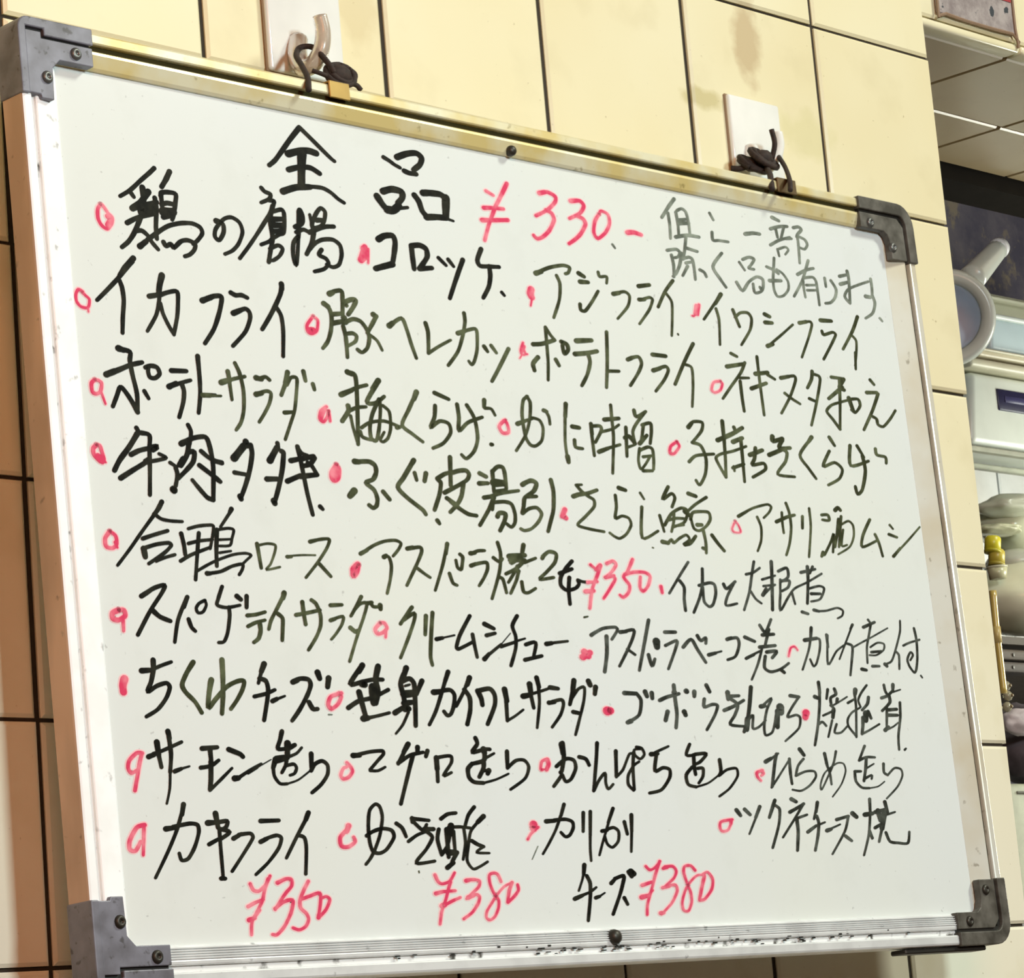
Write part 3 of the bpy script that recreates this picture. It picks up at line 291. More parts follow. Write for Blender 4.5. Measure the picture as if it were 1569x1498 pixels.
k dish 173 144 3041,2110 2994,2147 2954,2189 2948,2229 2985,2250 3044,2238 3072,2217 3067,2200|184 143 2949,2172 3035,2147|172 144 3011,2189 2997,2249 2995,2315|139 144 3067,2197 3099,2204 3141,2205
r price 128 145 3167,2120 3194,2136|186 145 3234,2120 3201,2142|151 145 3234,2123 3205,2170 3160,2236 3128,2329|151 145 3132,2206 3200,2199|197 145 3112,2250 3167,2244|152 145 3282,2108 3327,2094 3345,2111 3309,2147 3262,2176|175 145 3262,2176 3323,2164|140 146 3315,2165 3329,2181 3277,2236 3232,2278|153 146 3470,2078 3421,2142 3391,2167 3426,2205 3412,2241 3373,2266 3350,2256|153 147 3401,2154 3472,2139 3550,2138 3581,2157 3555,2205 3516,2230 3499,2208 3511,2160|178 148 3651,2200 3655,2230
k dish 141 149 3873,2069 3798,2140 3707,2230|166 149 3794,2165 3821,2196 3811,2253 3810,2310|154 150 3973,2096 3958,2176 3927,2241 3870,2317|155 150 3933,2181 4013,2164 4050,2172 4051,2216 4022,2269 3991,2283 3957,2259 3960,2189|169 151 4119,2165 4139,2187 4210,2148|143 152 4204,2151 4137,2225 4118,2271 4204,2258|144 153 4374,2039 4346,2105 4308,2198 4252,2288|145 153 4301,2107 4358,2095 4413,2069|131 153 4320,2191 4352,2228 4393,2249|185 154 4510,2031 4500,2110 4472,2278|132 153 4421,2127 4526,2102|132 154 4425,2160 4517,2149|197 153 4411,2206 4443,2172|119 154 4416,2206 4484,2163 4517,2149|159 154 4556,2078 4626,2058 4627,2104 4561,2133|132 154 4563,2120 4547,2200|159 154 4572,2126 4634,2123 4617,2157 4562,2179|133 155 4549,2193 4532,2279 4606,2210 4667,2161 4777,2123 4901,2073|133 155 4642,2182 4656,2240|174 155 4735,2075 4853,2052|174 156 4793,2042 4785,2109 4755,2233|148 156 4835,2040 4807,2075|134 156 4780,2156 4867,2138 4906,2150 4863,2205 4788,2221|174 156 4796,2181 4869,2178|173 156 4704,2278 4749,2286|173 156 4800,2264 4840,2269|121 157 4830,2269 4903,2263 4991,2245 5035,2257 5024,2284 4985,2299
k dish 183 126 432,2397 482,2371|160 127 434,2395 503,2360 561,2345 542,2378 472,2456 396,2558|183 127 483,2452 520,2478 574,2494|161 128 676,2389 653,2433|144 128 673,2392 616,2486 587,2581|153 128 672,2482 684,2515 703,2531|121 129 770,2399 737,2413 719,2434 727,2453 754,2448 775,2419 770,2399|139 129 871,2336 844,2388 835,2416 887,2424 960,2411|138 130 898,2422 898,2458 879,2528 854,2569 824,2574|188 130 948,2373 968,2386|164 130 1002,2370 996,2419
r bullet 181 126 308,2460 274,2473 274,2496 303,2501 338,2482 333,2459 308,2460|118 126 325,2502 323,2545
d dish 148 131 996,2453 1044,2447 1097,2434|139 131 995,2499 1040,2481 1092,2469|164 131 1061,2483 1062,2515 1047,2548 1019,2566|191 132 1216,2346 1207,2370|140 131 1212,2357 1166,2417 1127,2468 1109,2507|149 132 1166,2437 1193,2457 1187,2506 1179,2552|150 133 1272,2439 1334,2428 1413,2412|158 133 1315,2381 1317,2431 1322,2478|142 133 1369,2370 1394,2386 1413,2431 1407,2481 1375,2532 1324,2588|152 134 1477,2388 1545,2383|151 134 1469,2454 1498,2446|118 134 1475,2451 1544,2434 1534,2468 1494,2511 1463,2537|144 135 1664,2342 1643,2370 1592,2430|127 135 1616,2401 1654,2374 1694,2370 1669,2428 1618,2515 1557,2630|162 135 1694,2370 1724,2365|145 135 1718,2365 1733,2383 1779,2381|196 136 1774,2375 1774,2392|177 135 1582,2482 1609,2498 1623,2493
r bullet 145 136 1763,2454 1730,2481 1739,2502 1774,2496 1800,2474 1786,2453 1763,2454|111 136 1793,2483 1786,2517
d dish 155 137 1967,2375 1920,2419 1886,2453|143 137 1909,2434 1979,2401 1969,2440 1921,2520 1865,2604|168 138 2048,2410 2031,2495|156 138 2091,2394 2069,2490 2050,2592 2056,2631
k dish 169 138 2098,2513 2137,2506|84 139 2103,2512 2214,2491|158 139 2324,2399 2248,2489 2218,2545 2230,2553 2319,2520|158 140 2329,2483 2334,2529 2343,2586|196 140 2413,2432 2470,2451|159 141 2418,2484 2475,2472|195 141 2388,2593 2422,2568|134 141 2403,2581 2506,2522|49 141 2506,2522 2575,2468|160 142 2631,2386 2593,2433 2607,2482 2598,2537 2555,2618|148 141 2504,2532 2603,2507|99 142 2604,2504 2667,2489|161 142 2667,2517 2735,2505 2711,2570|173 143 2651,2588 2765,2566|199 143 2805,2509 2841,2504|125 144 2809,2507 2950,2491
k dish 175 145 3117,2456 3148,2441|149 146 3117,2456 3200,2422 3290,2412 3303,2425 3256,2471|175 146 3221,2458 3210,2539 3180,2627|177 147 3321,2434 3366,2429|149 147 3331,2434 3418,2420 3400,2465 3343,2535 3288,2597|136 147 3357,2514 3407,2539|164 148 3532,2368 3491,2462 3424,2613|343 148 3570,2469 3570,2496|164 148 3502,2536 3518,2590 3544,2555|180 149 3639,2422 3716,2419|152 149 3632,2487 3719,2460 3701,2502 3633,2600|167 150 3760,2490 3824,2450 3862,2497 3913,2560|167 151 3874,2430 3896,2454 3935,2438 3930,2466|181 151 3941,2522 3995,2511|112 151 3946,2520 4039,2501|183 152 4093,2440 4127,2431|155 152 4099,2439 4170,2430 4179,2465 4141,2522 4079,2541|184 153 4230,2424 4301,2443|156 153 4220,2530 4283,2510|127 153 4226,2526 4342,2487|157 154 4356,2359 4393,2393 4449,2327|186 154 4368,2408 4456,2401|157 154 4423,2378 4380,2457|185 154 4334,2470 4456,2458|127 154 4357,2465 4307,2552 4243,2634|185 154 4384,2493 4462,2486 4422,2520|157 155 4369,2514 4352,2571 4397,2591 4477,2575 4544,2544|185 155 4476,2578 4501,2592
r bullet 294 145 3041,2562 3093,2540|294 145 3055,2538 3080,2557
d smudge 81 145 3082,2373 3107,2369
k dish 164 156 4759,2356 4743,2415|205 156 4694,2422 4792,2409|122 156 4744,2410 4716,2472 4648,2573|123 157 4776,2409 4815,2415 4804,2469 4766,2536 4739,2553 4718,2518|165 157 4876,2388 4875,2451|124 158 4884,2390 4857,2541 4940,2470 5021,2431|156 158 5100,2327 5078,2351|114 158 5094,2335 5022,2426 4956,2510|155 159 5038,2428 5073,2437 5070,2470 5028,2590|105 160 5083,2444 5163,2415 5244,2387 5389,2334|189 159 5188,2337 5286,2307|137 159 5234,2296 5258,2318|136 160 5255,2313 5225,2377 5195,2440 5182,2523|115 160 5224,2439 5288,2414 5341,2419 5330,2451 5265,2479 5207,2481|157 160 5227,2465 5312,2457|197 160 5129,2556 5165,2560|167 160 5220,2538 5278,2536|209 161 5327,2524 5341,2534|126 161 5331,2524 5385,2507 5431,2448 5490,2351 5504,2290|137 161 5430,2453 5455,2473 5443,2546|138 162 5504,2421 5559,2404 5649,2385|138 162 5615,2325 5623,2388 5611,2478 5588,2542 5567,2561 5532,2528 5523,2492 5557,2454 5575,2469 5547,2496|106 163 5619,2575 5630,2586
r bullet 112 155 4551,2508 4575,2467 4608,2458 4628,2475
r bullet 273 126 306,2741 295,2768 295,2795
k dish 205 127 399,2705 449,2701|142 128 459,2697 506,2680 559,2664|197 127 464,2659 462,2697|165 128 462,2697 444,2748 421,2790 472,2765 523,2752 539,2769 516,2813 466,2861 403,2892
d dish 175 129 676,2661 635,2708 606,2756 621,2787 667,2826 697,2870|200 130 765,2732 746,2788|169 130 759,2740 734,2848 776,2815 840,2762 900,2736 943,2731 931,2767 896,2812 857,2851|184 130 833,2646 829,2718 820,2798 806,2872
k dish 210 131 1064,2656 1044,2690|143 131 1053,2671 1022,2739|171 132 1031,2719 1064,2728 1073,2761 1064,2804 1034,2895|152 132 993,2796 1057,2783 1110,2765|181 132 1091,2813 1118,2803|105 132 1104,2808 1163,2790|212 133 1216,2729 1242,2721|173 133 1219,2726 1262,2713 1307,2716 1316,2740 1291,2784 1238,2848 1191,2894|183 134 1297,2813 1316,2841 1342,2841|223 134 1363,2683 1372,2710|214 134 1424,2706 1413,2745
k dish 217 135 1630,2644 1606,2674|177 136 1623,2649 1546,2729 1620,2717 1681,2706 1742,2704|295 136 1619,2725 1631,2729|217 136 1723,2646 1701,2705 1707,2759 1687,2809|177 136 1522,2832 1588,2801 1670,2785 1769,2748|215 136 1594,2762 1606,2816 1619,2869|244 136 1605,2877 1631,2874|137 136 1618,2876 1693,2863 1762,2849|276 136 1677,2736 1673,2765 1674,2809|219 137 1892,2648 1865,2696|199 137 1874,2676 1848,2721 1859,2780 1859,2830|189 138 1856,2709 1906,2695 1930,2719 1924,2809 1913,2903|299 138 1862,2765 1924,2759|219 138 1856,2805 1911,2799|248 138 1859,2830 1880,2829|190 138 1980,2703 1937,2764|208 137 1796,2848 1846,2825|109 137 1877,2844 1836,2899 1789,2939|100 137 1874,2728 1902,2722
r bullet 146 135 1488,2770 1427,2786 1406,2820 1420,2839 1461,2819 1486,2784 1471,2770
g smudge 58 134 1403,2864 1423,2864
k dish 189 139 2149,2658 2124,2700|156 139 2144,2663 2095,2753 2046,2837 1998,2897|229 139 2045,2752 2088,2748|167 139 2074,2748 2147,2739 2173,2761 2162,2809 2139,2846 2116,2854 2097,2836|211 140 2280,2680 2261,2712|147 140 2272,2686 2234,2744 2177,2811|189 140 2239,2736 2267,2770 2262,2827 2234,2891|211 141 2323,2739 2340,2773 2343,2802|190 141 2323,2739 2399,2727 2428,2755 2421,2803 2363,2888|234 142 2496,2727 2503,2780|170 142 2500,2754 2492,2870|117 142 2492,2870 2545,2848 2603,2818|247 143 2663,2699 2665,2739|172 143 2662,2734 2673,2808|236 143 2612,2756 2651,2750|129 143 2628,2753 2723,2732 2795,2714|195 144 2796,2711 2849,2715|205 143 2714,2668 2723,2711|140 143 2720,2705 2714,2786 2681,2899|194 144 2777,2782 2816,2778|151 144 2801,2776 2864,2766 2873,2788 2845,2837 2781,2894|229 145 2962,2674 2945,2726|185 145 2951,2715 2916,2787|141 145 2927,2765 2982,2715 3027,2705 3013,2768 2966,2861 2931,2927|195 145 2933,2821 2972,2826|241 145 3060,2674 3069,2693|219 146 3104,2701 3094,2734
r bullet 376 147 3165,2812 3188,2810
k dish 203 148 3299,2724 3383,2725|165 148 3383,2724 3410,2756 3384,2826 3298,2863|214 148 3323,2856 3298,2863|217 148 3446,2714 3456,2736|204 149 3492,2719 3492,2745|180 149 3543,2753 3598,2736 3687,2718|180 150 3657,2677 3655,2738 3655,2815 3637,2882|257 150 3655,2712 3657,2725|204 150 3590,2806 3568,2848|231 150 3710,2804 3717,2820|258 150 3743,2704 3747,2707|207 151 3801,2705 3797,2728|195 151 3895,2671 3914,2703|156 152 3868,2739 3860,2778 3922,2764 3960,2769 3932,2815 3860,2888|223 152 4047,2702 4046,2735|171 153 4043,2722 4129,2717|183 153 4005,2791 4079,2770 4160,2739|157 153 4047,2728 4111,2760 4081,2812 4037,2859 4140,2867|197 154 4228,2672 4200,2764 4171,2837 4135,2893|262 154 4172,2830 4157,2883|131 154 4176,2837 4217,2810 4204,2875 4251,2868 4308,2834|225 154 4286,2766 4317,2762|132 155 4291,2766 4375,2724 4329,2781 4293,2861 4294,2907 4347,2893 4377,2846 4396,2800|252 155 4409,2786 4394,2866|399 155 4434,2766 4434,2792|188 156 4523,2707 4590,2712|133 156 4590,2712 4527,2764 4481,2814 4550,2803 4579,2816 4558,2869 4442,2934
r bullet 268 157 4637,2788 4616,2815
r bullet 358 157 4630,2791 4620,2814
k dish 175 157 4760,2633 4761,2687|151 157 4760,2679 4744,2755 4713,2850 4668,2952|228 157 4718,2708 4741,2714|151 158 4719,2846 4752,2834 4778,2853|153 158 4828,2668 4809,2716|176 158 4882,2664 4889,2691 4843,2711 4841,2749|176 158 4896,2714 4886,2733|107 158 4840,2753 4898,2733 4977,2702|137 158 4835,2749 4860,2771 4764,2802|228 158 4854,2772 4840,2810|129 158 4831,2825 4784,2909|129 159 4863,2843 4839,2886 4891,2885 4946,2853|255 159 5052,2664 5044,2687|146 159 5041,2687 5040,2749 5010,2906|130 159 5011,2902 4958,2853 4960,2815 5003,2780 5070,2756|138 159 4977,2733 5042,2710|131 160 5150,2638 5098,2678 5065,2717 5077,2752|178 160 5152,2700 5135,2735 5086,2767|308 160 5113,2782 5105,2820|192 160 5084,2805 5074,2851 5059,2890|193 160 5133,2773 5151,2808|131 160 5059,2890 5125,2869 5212,2837|156 161 5294,2633 5299,2665 5324,2696|196 161 5370,2629 5364,2656|102 162 5361,2668 5427,2654|179 161 5260,2701 5313,2688 5363,2660|179 161 5325,2688 5324,2723 5252,2767|140 161 5293,2751 5269,2859|195 162 5297,2762 5373,2757|194 162 5297,2789 5373,2788|232 161 5255,2867 5284,2851|109 162 5275,2863 5328,2847 5370,2827|148 162 5409,2721 5395,2799 5358,2897 5349,2966|132 163 5396,2966 5407,2960
r bullet 140 127 364,3041 336,3041 295,3071 285,3101 299,3122 328,3111|140 128 362,3041 345,3085 310,3192
k dish 193 128 396,3055 425,3046|142 128 421,3044 475,3028 575,2993|201 128 445,2995 449,3047|156 128 449,3047 458,3097|187 128 508,2950 514,2979|157 129 510,2972 514,3043 501,3117|96 129 501,3117 491,3184 469,3244|157 129 525,3113 562,3102|90 129 553,3104 605,3092|174 130 681,3018 763,3012|174 130 723,3018 724,3071|151 130 665,3097 720,3089 764,3066|173 130 722,3071 713,3146 703,3187|128 131 703,3189 761,3149 832,3098|183 131 824,3020 884,3039 898,3050|220 131 842,3140 862,3138|130 132 862,3138 926,3107 994,3079
k dish 114 132 918,3117 971,3094|54 132 971,3094 1051,3060|162 133 1127,2940 1113,2975 1095,3014 1144,3013|248 133 1152,2990 1148,3017|194 133 1149,3013 1192,2997|193 133 1147,3025 1144,3052|116 133 1149,3048 1198,3032 1229,3008|270 133 1081,3060 1128,3052|139 133 1138,3059 1130,3083 1105,3114|131 133 1129,3086 1176,3078 1190,3094 1176,3117 1150,3125|192 133 1076,3060 1059,3095|130 133 1060,3087 1062,3129 1089,3160 1130,3161|85 134 1130,3161 1194,3144 1266,3105|179 134 1281,3033 1275,3093|155 135 1271,3105 1296,3077 1339,3063 1368,3081 1363,3120 1321,3163 1264,3198
r bullet 133 136 1481,3070 1500,3087 1508,3107 1483,3131 1450,3139 1439,3123 1456,3095 1478,3087
k dish 213 136 1522,3038 1560,3036|143 137 1539,3036 1621,3021 1698,3016 1701,3030 1665,3058 1613,3098|119 137 1613,3102 1659,3102 1704,3086
k dish 200 138 1856,2984 1823,3021|164 138 1852,2989 1784,3071|155 138 1785,3067 1858,3034 1910,3024 1942,3019|163 138 1877,3034 1841,3107 1775,3245|192 138 1911,2997 1908,3015|165 139 1969,3012 1956,3038|211 139 2019,3042 2017,3092|156 139 2022,3042 2013,3147|138 140 2022,3042 2080,3034 2112,3036 2108,3064 2051,3121 2102,3107|168 141 2275,2951 2283,2978 2245,3016 2326,3001 2359,3001|243 141 2319,3001 2323,3020|121 142 2320,3043 2383,3019|186 141 2323,3020 2312,3052 2237,3067|176 141 2237,3067 2208,3090 2209,3127 2238,3148 2296,3152|103 142 2296,3152 2378,3136 2461,3110|186 141 2312,3052 2306,3085 2274,3125|140 141 2298,3099 2338,3094|205 142 2338,3096 2329,3110|169 142 2467,3009 2459,3084|141 143 2459,3084 2518,3050 2572,3048 2597,3078 2565,3130 2464,3180
r bullet 121 144 2723,3041 2686,3053 2673,3090 2689,3089|182 144 2723,3044 2728,3065 2711,3089
k dish 257 145 2831,2972 2833,3015|196 145 2837,2966 2835,3033 2811,3095|158 145 2801,3101 2808,3113 2747,3165|159 145 2779,3074 2847,3039 2899,3045 2906,3082 2867,3131 2830,3143 2813,3113|172 146 2938,3029 2981,3038 2999,3066|160 147 3070,2963 3054,3031 3033,3105 3010,3185|136 147 3010,3185 3054,3136 3101,3102 3098,3148 3111,3176 3147,3154|174 147 3192,2999 3176,3117|125 148 3175,3120 3227,3085 3286,3010 3322,3016|150 148 3315,3003 3297,3079 3289,3178|137 148 3284,3181 3252,3154 3260,3110 3304,3066 3345,3047|126 148 3338,2978 3374,2984 3388,3012 3356,3034 3322,3016 3322,2991 3365,2987|202 149 3435,3011 3483,3008|127 150 3465,3002 3565,2972|164 150 3472,3014 3449,3090 3509,3074 3554,3083 3547,3121 3480,3178 3393,3194|153 151 3720,2960 3686,3012 3749,3011|166 152 3750,3008 3833,3004 3782,3043 3741,3056|179 151 3739,3011 3734,3069 3737,3104|165 151 3719,3069 3669,3107 3675,3152 3730,3164|102 152 3730,3164 3821,3145 3906,3106|153 152 3757,3075 3795,3075 3788,3113 3753,3145|167 153 3925,3032 3925,3086 3906,3109|129 153 3916,3106 3970,3080 4041,3073 4043,3111 3973,3170 3892,3208
r bullet 148 155 4236,3081 4193,3092 4193,3113 4214,3131|148 155 4228,3081 4241,3096 4223,3107
k dish 202 155 4269,3038 4314,3022|128 155 4286,3035 4372,2997|170 156 4359,3000 4340,3037 4295,3160|117 156 4290,3165 4354,3112 4454,3026|161 156 4455,3023 4449,3095 4451,3146|216 157 4544,2974 4572,3003|140 157 4564,3022 4515,3057 4488,3106|129 157 4488,3106 4569,3084 4636,3083 4644,3110 4588,3153 4515,3180 4449,3175|185 158 4736,2993 4745,3055|141 159 4739,3039 4758,3093 4760,3147|131 159 4829,2981 4800,3038 4754,3093|98 159 4754,3093 4677,3174 4674,3147 4721,3088 4825,3041 4877,3043 4886,3081 4838,3147 4756,3209|154 160 5067,2951 5007,3025|154 161 5007,3025 5068,3008 5139,3008|176 161 5067,3014 5052,3064 5024,3129|110 161 5046,3069 5123,3041|143 161 5027,3119 5093,3099 5089,3118|164 160 4960,3081 5009,3080|153 160 4960,3081 4959,3130 5000,3162 5061,3165|88 161 5061,3165 5134,3156 5192,3131|155 162 5203,3040 5198,3084 5226,3098|122 162 5226,3098 5288,3062 5341,3067 5347,3100 5295,3156 5192,3217
r bullet 154 128 344,3330 303,3340 262,3391 258,3427 287,3432 317,3396|123 128 341,3330 324,3450
k dish 178 130 556,3247 543,3289|135 129 549,3268 509,3351 452,3439 377,3541|187 129 452,3346 503,3341|146 130 490,3338 579,3325 620,3331 623,3362 595,3420 556,3466 521,3473 511,3445|200 131 675,3323 717,3321|190 131 721,3284 728,3342|158 131 727,3321 780,3316 769,3342 734,3352|158 131 734,3347 788,3361 736,3389|147 131 672,3410 737,3384|136 131 734,3352 732,3426 731,3547|157 132 720,3549 741,3550|169 132 806,3387 850,3369|137 132 835,3372 899,3367 911,3385 854,3448 782,3521|171 133 962,3316 1062,3314|170 133 951,3402 988,3389|138 133 974,3391 1040,3376 1067,3387 1047,3429 983,3487 909,3536|184 134 1232,3282 1213,3312|140 134 1222,3301 1154,3382 1085,3470|140 135 1161,3376 1196,3387 1201,3431 1184,3538
r bullet 198 136 1454,3338 1440,3362|148 136 1445,3353 1400,3387 1402,3424 1442,3427 1481,3407 1477,3387
k dish 139 137 1553,3381 1593,3363 1649,3351 1703,3359 1713,3389 1664,3439 1621,3456 1581,3448 1567,3403 1569,3338 1585,3274 1623,3246 1648,3259 1656,3304 1631,3379 1592,3443|129 137 1592,3443 1563,3477 1533,3502|151 138 1735,3329 1767,3349 1786,3387|161 139 1832,3307 1833,3324|152 139 1835,3309 1933,3317|141 139 1840,3324 1891,3360 1916,3335|182 140 1899,3355 1955,3355|131 139 1797,3407 1853,3380 1911,3365|141 140 1911,3365 1943,3391 1900,3441 1829,3501 1942,3494|153 140 2008,3310 2051,3290 2102,3285|152 140 1987,3356 1973,3401 1989,3467|255 140 2064,3341 2059,3376|173 140 2034,3356 2030,3478|142 140 1989,3467 2030,3427 2051,3381|143 141 2075,3366 2073,3448|254 141 2033,3458 2068,3458|192 141 2016,3523 2054,3503|173 141 2083,3458 2048,3498|133 141 2049,3348 2121,3346 2185,3352|133 141 2142,3351 2143,3418 2118,3489|154 141 2221,3259 2179,3295 2150,3346|206 142 2273,3300 2233,3326|123 142 2233,3326 2183,3367 2158,3433 2142,3494 2173,3531 2218,3521 2268,3501|164 142 2184,3408 2218,3424 2253,3434|113 142 2253,3434 2205,3459 2285,3463
d smudge 60 139 1841,3536 1842,3543
r bullet 314 144 2586,3338 2583,3358|118 144 2615,3350 2566,3377 2539,3404
g smudge 47 144 2599,3436 2553,3494
k dish 190 145 2671,3324 2729,3321|151 146 2723,3319 2799,3315 2843,3327 2844,3355 2816,3387 2786,3394 2760,3374|159 145 2801,3247 2772,3299|126 145 2770,3299 2728,3362 2672,3425 2627,3470|152 146 2923,3285 2908,3371|152 147 2971,3280 2952,3391|127 147 2955,3372 2942,3451 2939,3505|153 148 3127,3266 3083,3332|120 148 3090,3324 3066,3364 3032,3420 2999,3480|168 148 3035,3370 3071,3366|137 148 3066,3364 3115,3354 3147,3373 3137,3417 3093,3445 3060,3428 3049,3392|162 149 3194,3328 3205,3385|170 149 3248,3296 3237,3373|129 149 3241,3353 3218,3466
r bullet 131 154 3965,3320 3882,3330 3867,3356 3879,3376 3925,3369 3958,3330|171 154 3954,3323 3951,3340
k dish 198 154 4004,3274 4030,3301|186 155 4066,3271 4102,3297|173 155 4182,3258 4141,3311|119 155 4153,3298 4079,3390|174 156 4302,3227 4244,3311|147 156 4298,3251 4330,3271 4310,3345 4241,3458|203 157 4430,3221 4464,3234|176 157 4406,3285 4486,3258 4521,3244|135 157 4515,3248 4443,3312 4329,3408|135 157 4442,3318 4536,3298|175 157 4452,3322 4451,3379 4427,3473|177 158 4629,3237 4609,3285|136 158 4620,3258 4586,3319|162 159 4610,3305 4619,3339 4601,3400 4565,3474|176 158 4525,3383 4595,3353|122 159 4595,3353 4668,3336|204 159 4676,3377 4710,3370|109 159 4699,3370 4786,3347|178 160 4763,3323 4860,3306|136 160 4860,3306 4817,3381 4696,3493|178 160 4817,3405 4862,3429|248 160 4896,3292 4925,3310|166 161 5050,3220 5039,3300|138 161 5043,3279 5007,3396 4945,3502|249 161 4994,3299 5057,3293|179 162 5015,3382 5030,3417|209 162 5081,3286 5174,3272|209 162 5171,3234 5182,3286|278 162 5105,3279 5117,3328|306 162 5161,3279 5119,3369|126 163 5168,3300 5244,3286|180 162 5064,3365 5136,3341|152 162 5119,3369 5082,3435|167 163 5148,3390 5172,3435 5239,3443 5318,3444 5342,3388
r price 127 133 873,3574 887,3600 917,3604 950,3584 968,3567 985,3543|127 133 973,3555 948,3599 931,3642 890,3696 863,3730 854,3781|132 133 850,3666 888,3652 936,3639|172 133 849,3721 880,3713|132 133 881,3707 911,3682|146 134 1022,3572 1050,3563|128 134 1022,3572 1070,3557 1101,3560 1098,3587 1063,3615 1018,3658 996,3681|133 134 996,3678 1034,3656 1071,3645 1098,3648 1085,3689 1060,3726 1029,3760 991,3785 968,3783|128 135 1193,3569 1162,3608 1138,3646 1137,3678 1166,3702 1175,3726 1155,3755 1118,3768 1084,3759|129 135 1142,3643 1195,3630 1252,3619 1251,3657 1231,3721|164 136 1239,3707 1231,3721|118 136 1235,3719 1279,3687 1305,3647 1286,3634 1261,3640
r price 122 141 1935,3553 1951,3584 1976,3593 2021,3582 2056,3546|122 141 2025,3585 2007,3618 1982,3667 1954,3709 1935,3766|152 141 1929,3634 1971,3627|122 141 1971,3627 2049,3624|195 141 1958,3688 1975,3685|122 141 1975,3685 2025,3668 2075,3654|154 142 2121,3582 2143,3579|123 142 2125,3579 2169,3578 2203,3585 2195,3610 2157,3634 2113,3660|172 142 2123,3655 2159,3646|123 142 2132,3652 2177,3643 2193,3656 2180,3683 2139,3720 2083,3747|112 143 2338,3590 2323,3559 2297,3551 2269,3561 2268,3598 2284,3636 2310,3671 2304,3705 2277,3741 2243,3756 2223,3743 2232,3716 2269,3679 2305,3646 2355,3612 2407,3595|137 144 2407,3595 2383,3632 2366,3681|125 144 2368,3681 2410,3657 2442,3630 2441,3605
k dish 181 147 2890,3523 2879,3565|108 147 2888,3534 2869,3583 2834,3639|162 147 2898,3573 2915,3607 2904,3674 2874,3775|179 147 2801,3675 2857,3660|126 147 2843,3662 2905,3647 2952,3626|163 148 2941,3673 2969,3667|90 148 2962,3669 3005,3652|173 148 3056,3609 3090,3587|164 149 3083,3589 3147,3576 3133,3615 3104,3665 3045,3750|164 149 3133,3677 3151,3707|294 149 3198,3559 3216,3568|202 149 3184,3559 3201,3580
r price 120 150 3305,3535 3330,3552 3366,3543 3410,3513|129 150 3406,3513 3369,3568 3333,3633 3289,3705 3276,3758|156 150 3265,3622 3341,3607|202 150 3252,3677 3295,3671|119 150 3294,3673 3334,3646|149 151 3425,3546 3457,3542|130 151 3437,3539 3493,3538 3514,3561 3490,3594 3412,3636|148 151 3405,3636 3455,3630|129 151 3456,3626 3498,3626 3504,3654 3455,3709 3376,3758|175 151 3370,3753 3392,3752|121 152 3649,3559 3621,3537 3578,3539 3566,3567 3579,3614 3598,3661 3597,3707 3568,3746 3534,3743 3530,3706 3566,3646 3616,3605 3663,3582 3713,3583|150 153 3709,3588 3680,3644 3656,3695|131 153 3656,3699 3692,3695 3751,3650 3767,3603 3737,3569 3700,3578
"""
# ---------------------------------------------------------------- tiled wall
XJ = [-0.3465, -0.231, -0.1155, 0.0018, 0.116, 0.2321, 0.34615, 0.4603, 0.5741, 0.685]
def xj(i, z):
    x = XJ[i]
    if i == 3: x += 0.0078 * z
    if i == 9: x -= 0.0051 * z
    return x
def zj(j, x): return -0.1 * j - 0.0003 + 0.0004 * x
wall = obj('wall_back', box((-0.36, 0.0019, -0.92), (0.683, 0.34, 0.33), 0.0), M_grout); wall['kind'] = 'structure'
def tile_mesh(x0, x1, x2, x3, z0, z1, gh, gv, y0=0.0, depth=0.006, b=0.0016):
    # corners: top-left x0, top-right x1, bottom-right x2, bottom-left x3
    o = [(x0 + gv, z1 - gh), (x1 - gv, z1 - gh), (x2 - gv, z0 + gh), (x3 + gv, z0 + gh)]
    i = [(o[0][0] + b, o[0][1] - b), (o[1][0] - b, o[1][1] - b), (o[2][0] - b, o[2][1] + b), (o[3][0] + b, o[3][1] + b)]
    V = [(p[0], y0, p[1]) for p in i] + [(p[0], y0 + 0.0011, p[1]) for p in o] + [(p[0], y0 + depth, p[1]) for p in o]
    Fc = [(0, 3, 2, 1)]
    for q in range(4):
        r = (q + 1) % 4
        Fc += [(q, r, r + 4, q + 4), (q + 4, r + 4, r + 8, q + 8)]
    return V, Fc
for i in range(9):
    for j in range(-3, 9):
        zt, zb = zj(j, 0.3), zj(j + 1, 0.3)
        V, Fc = tile_mesh(xj(i, zt), xj(i + 1, zt), xj(i + 1, zb), xj(i, zb), zb, zt, 0.0009, 0.0015, y0=random.uniform(-0.0004, 0.0004))
        tilt = random.uniform(-0.0004, 0.0004)
        V = [(x, y + tilt * (x - XJ[i]) / 0.115, z) for x, y, z in V]
        obj('tile', (V, Fc), random.choice((M_tile, M_tile, M_tile_b)), wall)
# ---------------------------------------------------------------- kitchen opening behind the pillar
SZ = 0.076
lint = obj('wall_lintel', box((0.60, 0.104, SZ + 0.004), (1.45, 0.30, 0.60)), M_grout); lint['kind'] = 'structure'
def face_tiles(parent, xs, zs, y, mat, name='tile', g=0.001):
    for a, b in zip(xs, xs[1:]):
        for c_, d in zip(zs, zs[1:]):
            obj(name, tile_mesh(a, b, b, a, c_, d, g, g, y, 0.006, 0.0018), mat, parent)
face_tiles(lint, (0.70, 0.82, 0.936, 1.06, 1.18, 1.30, 1.42), (SZ + 0.006, 0.182, 0.282, 0.382), 0.100, M_tile)
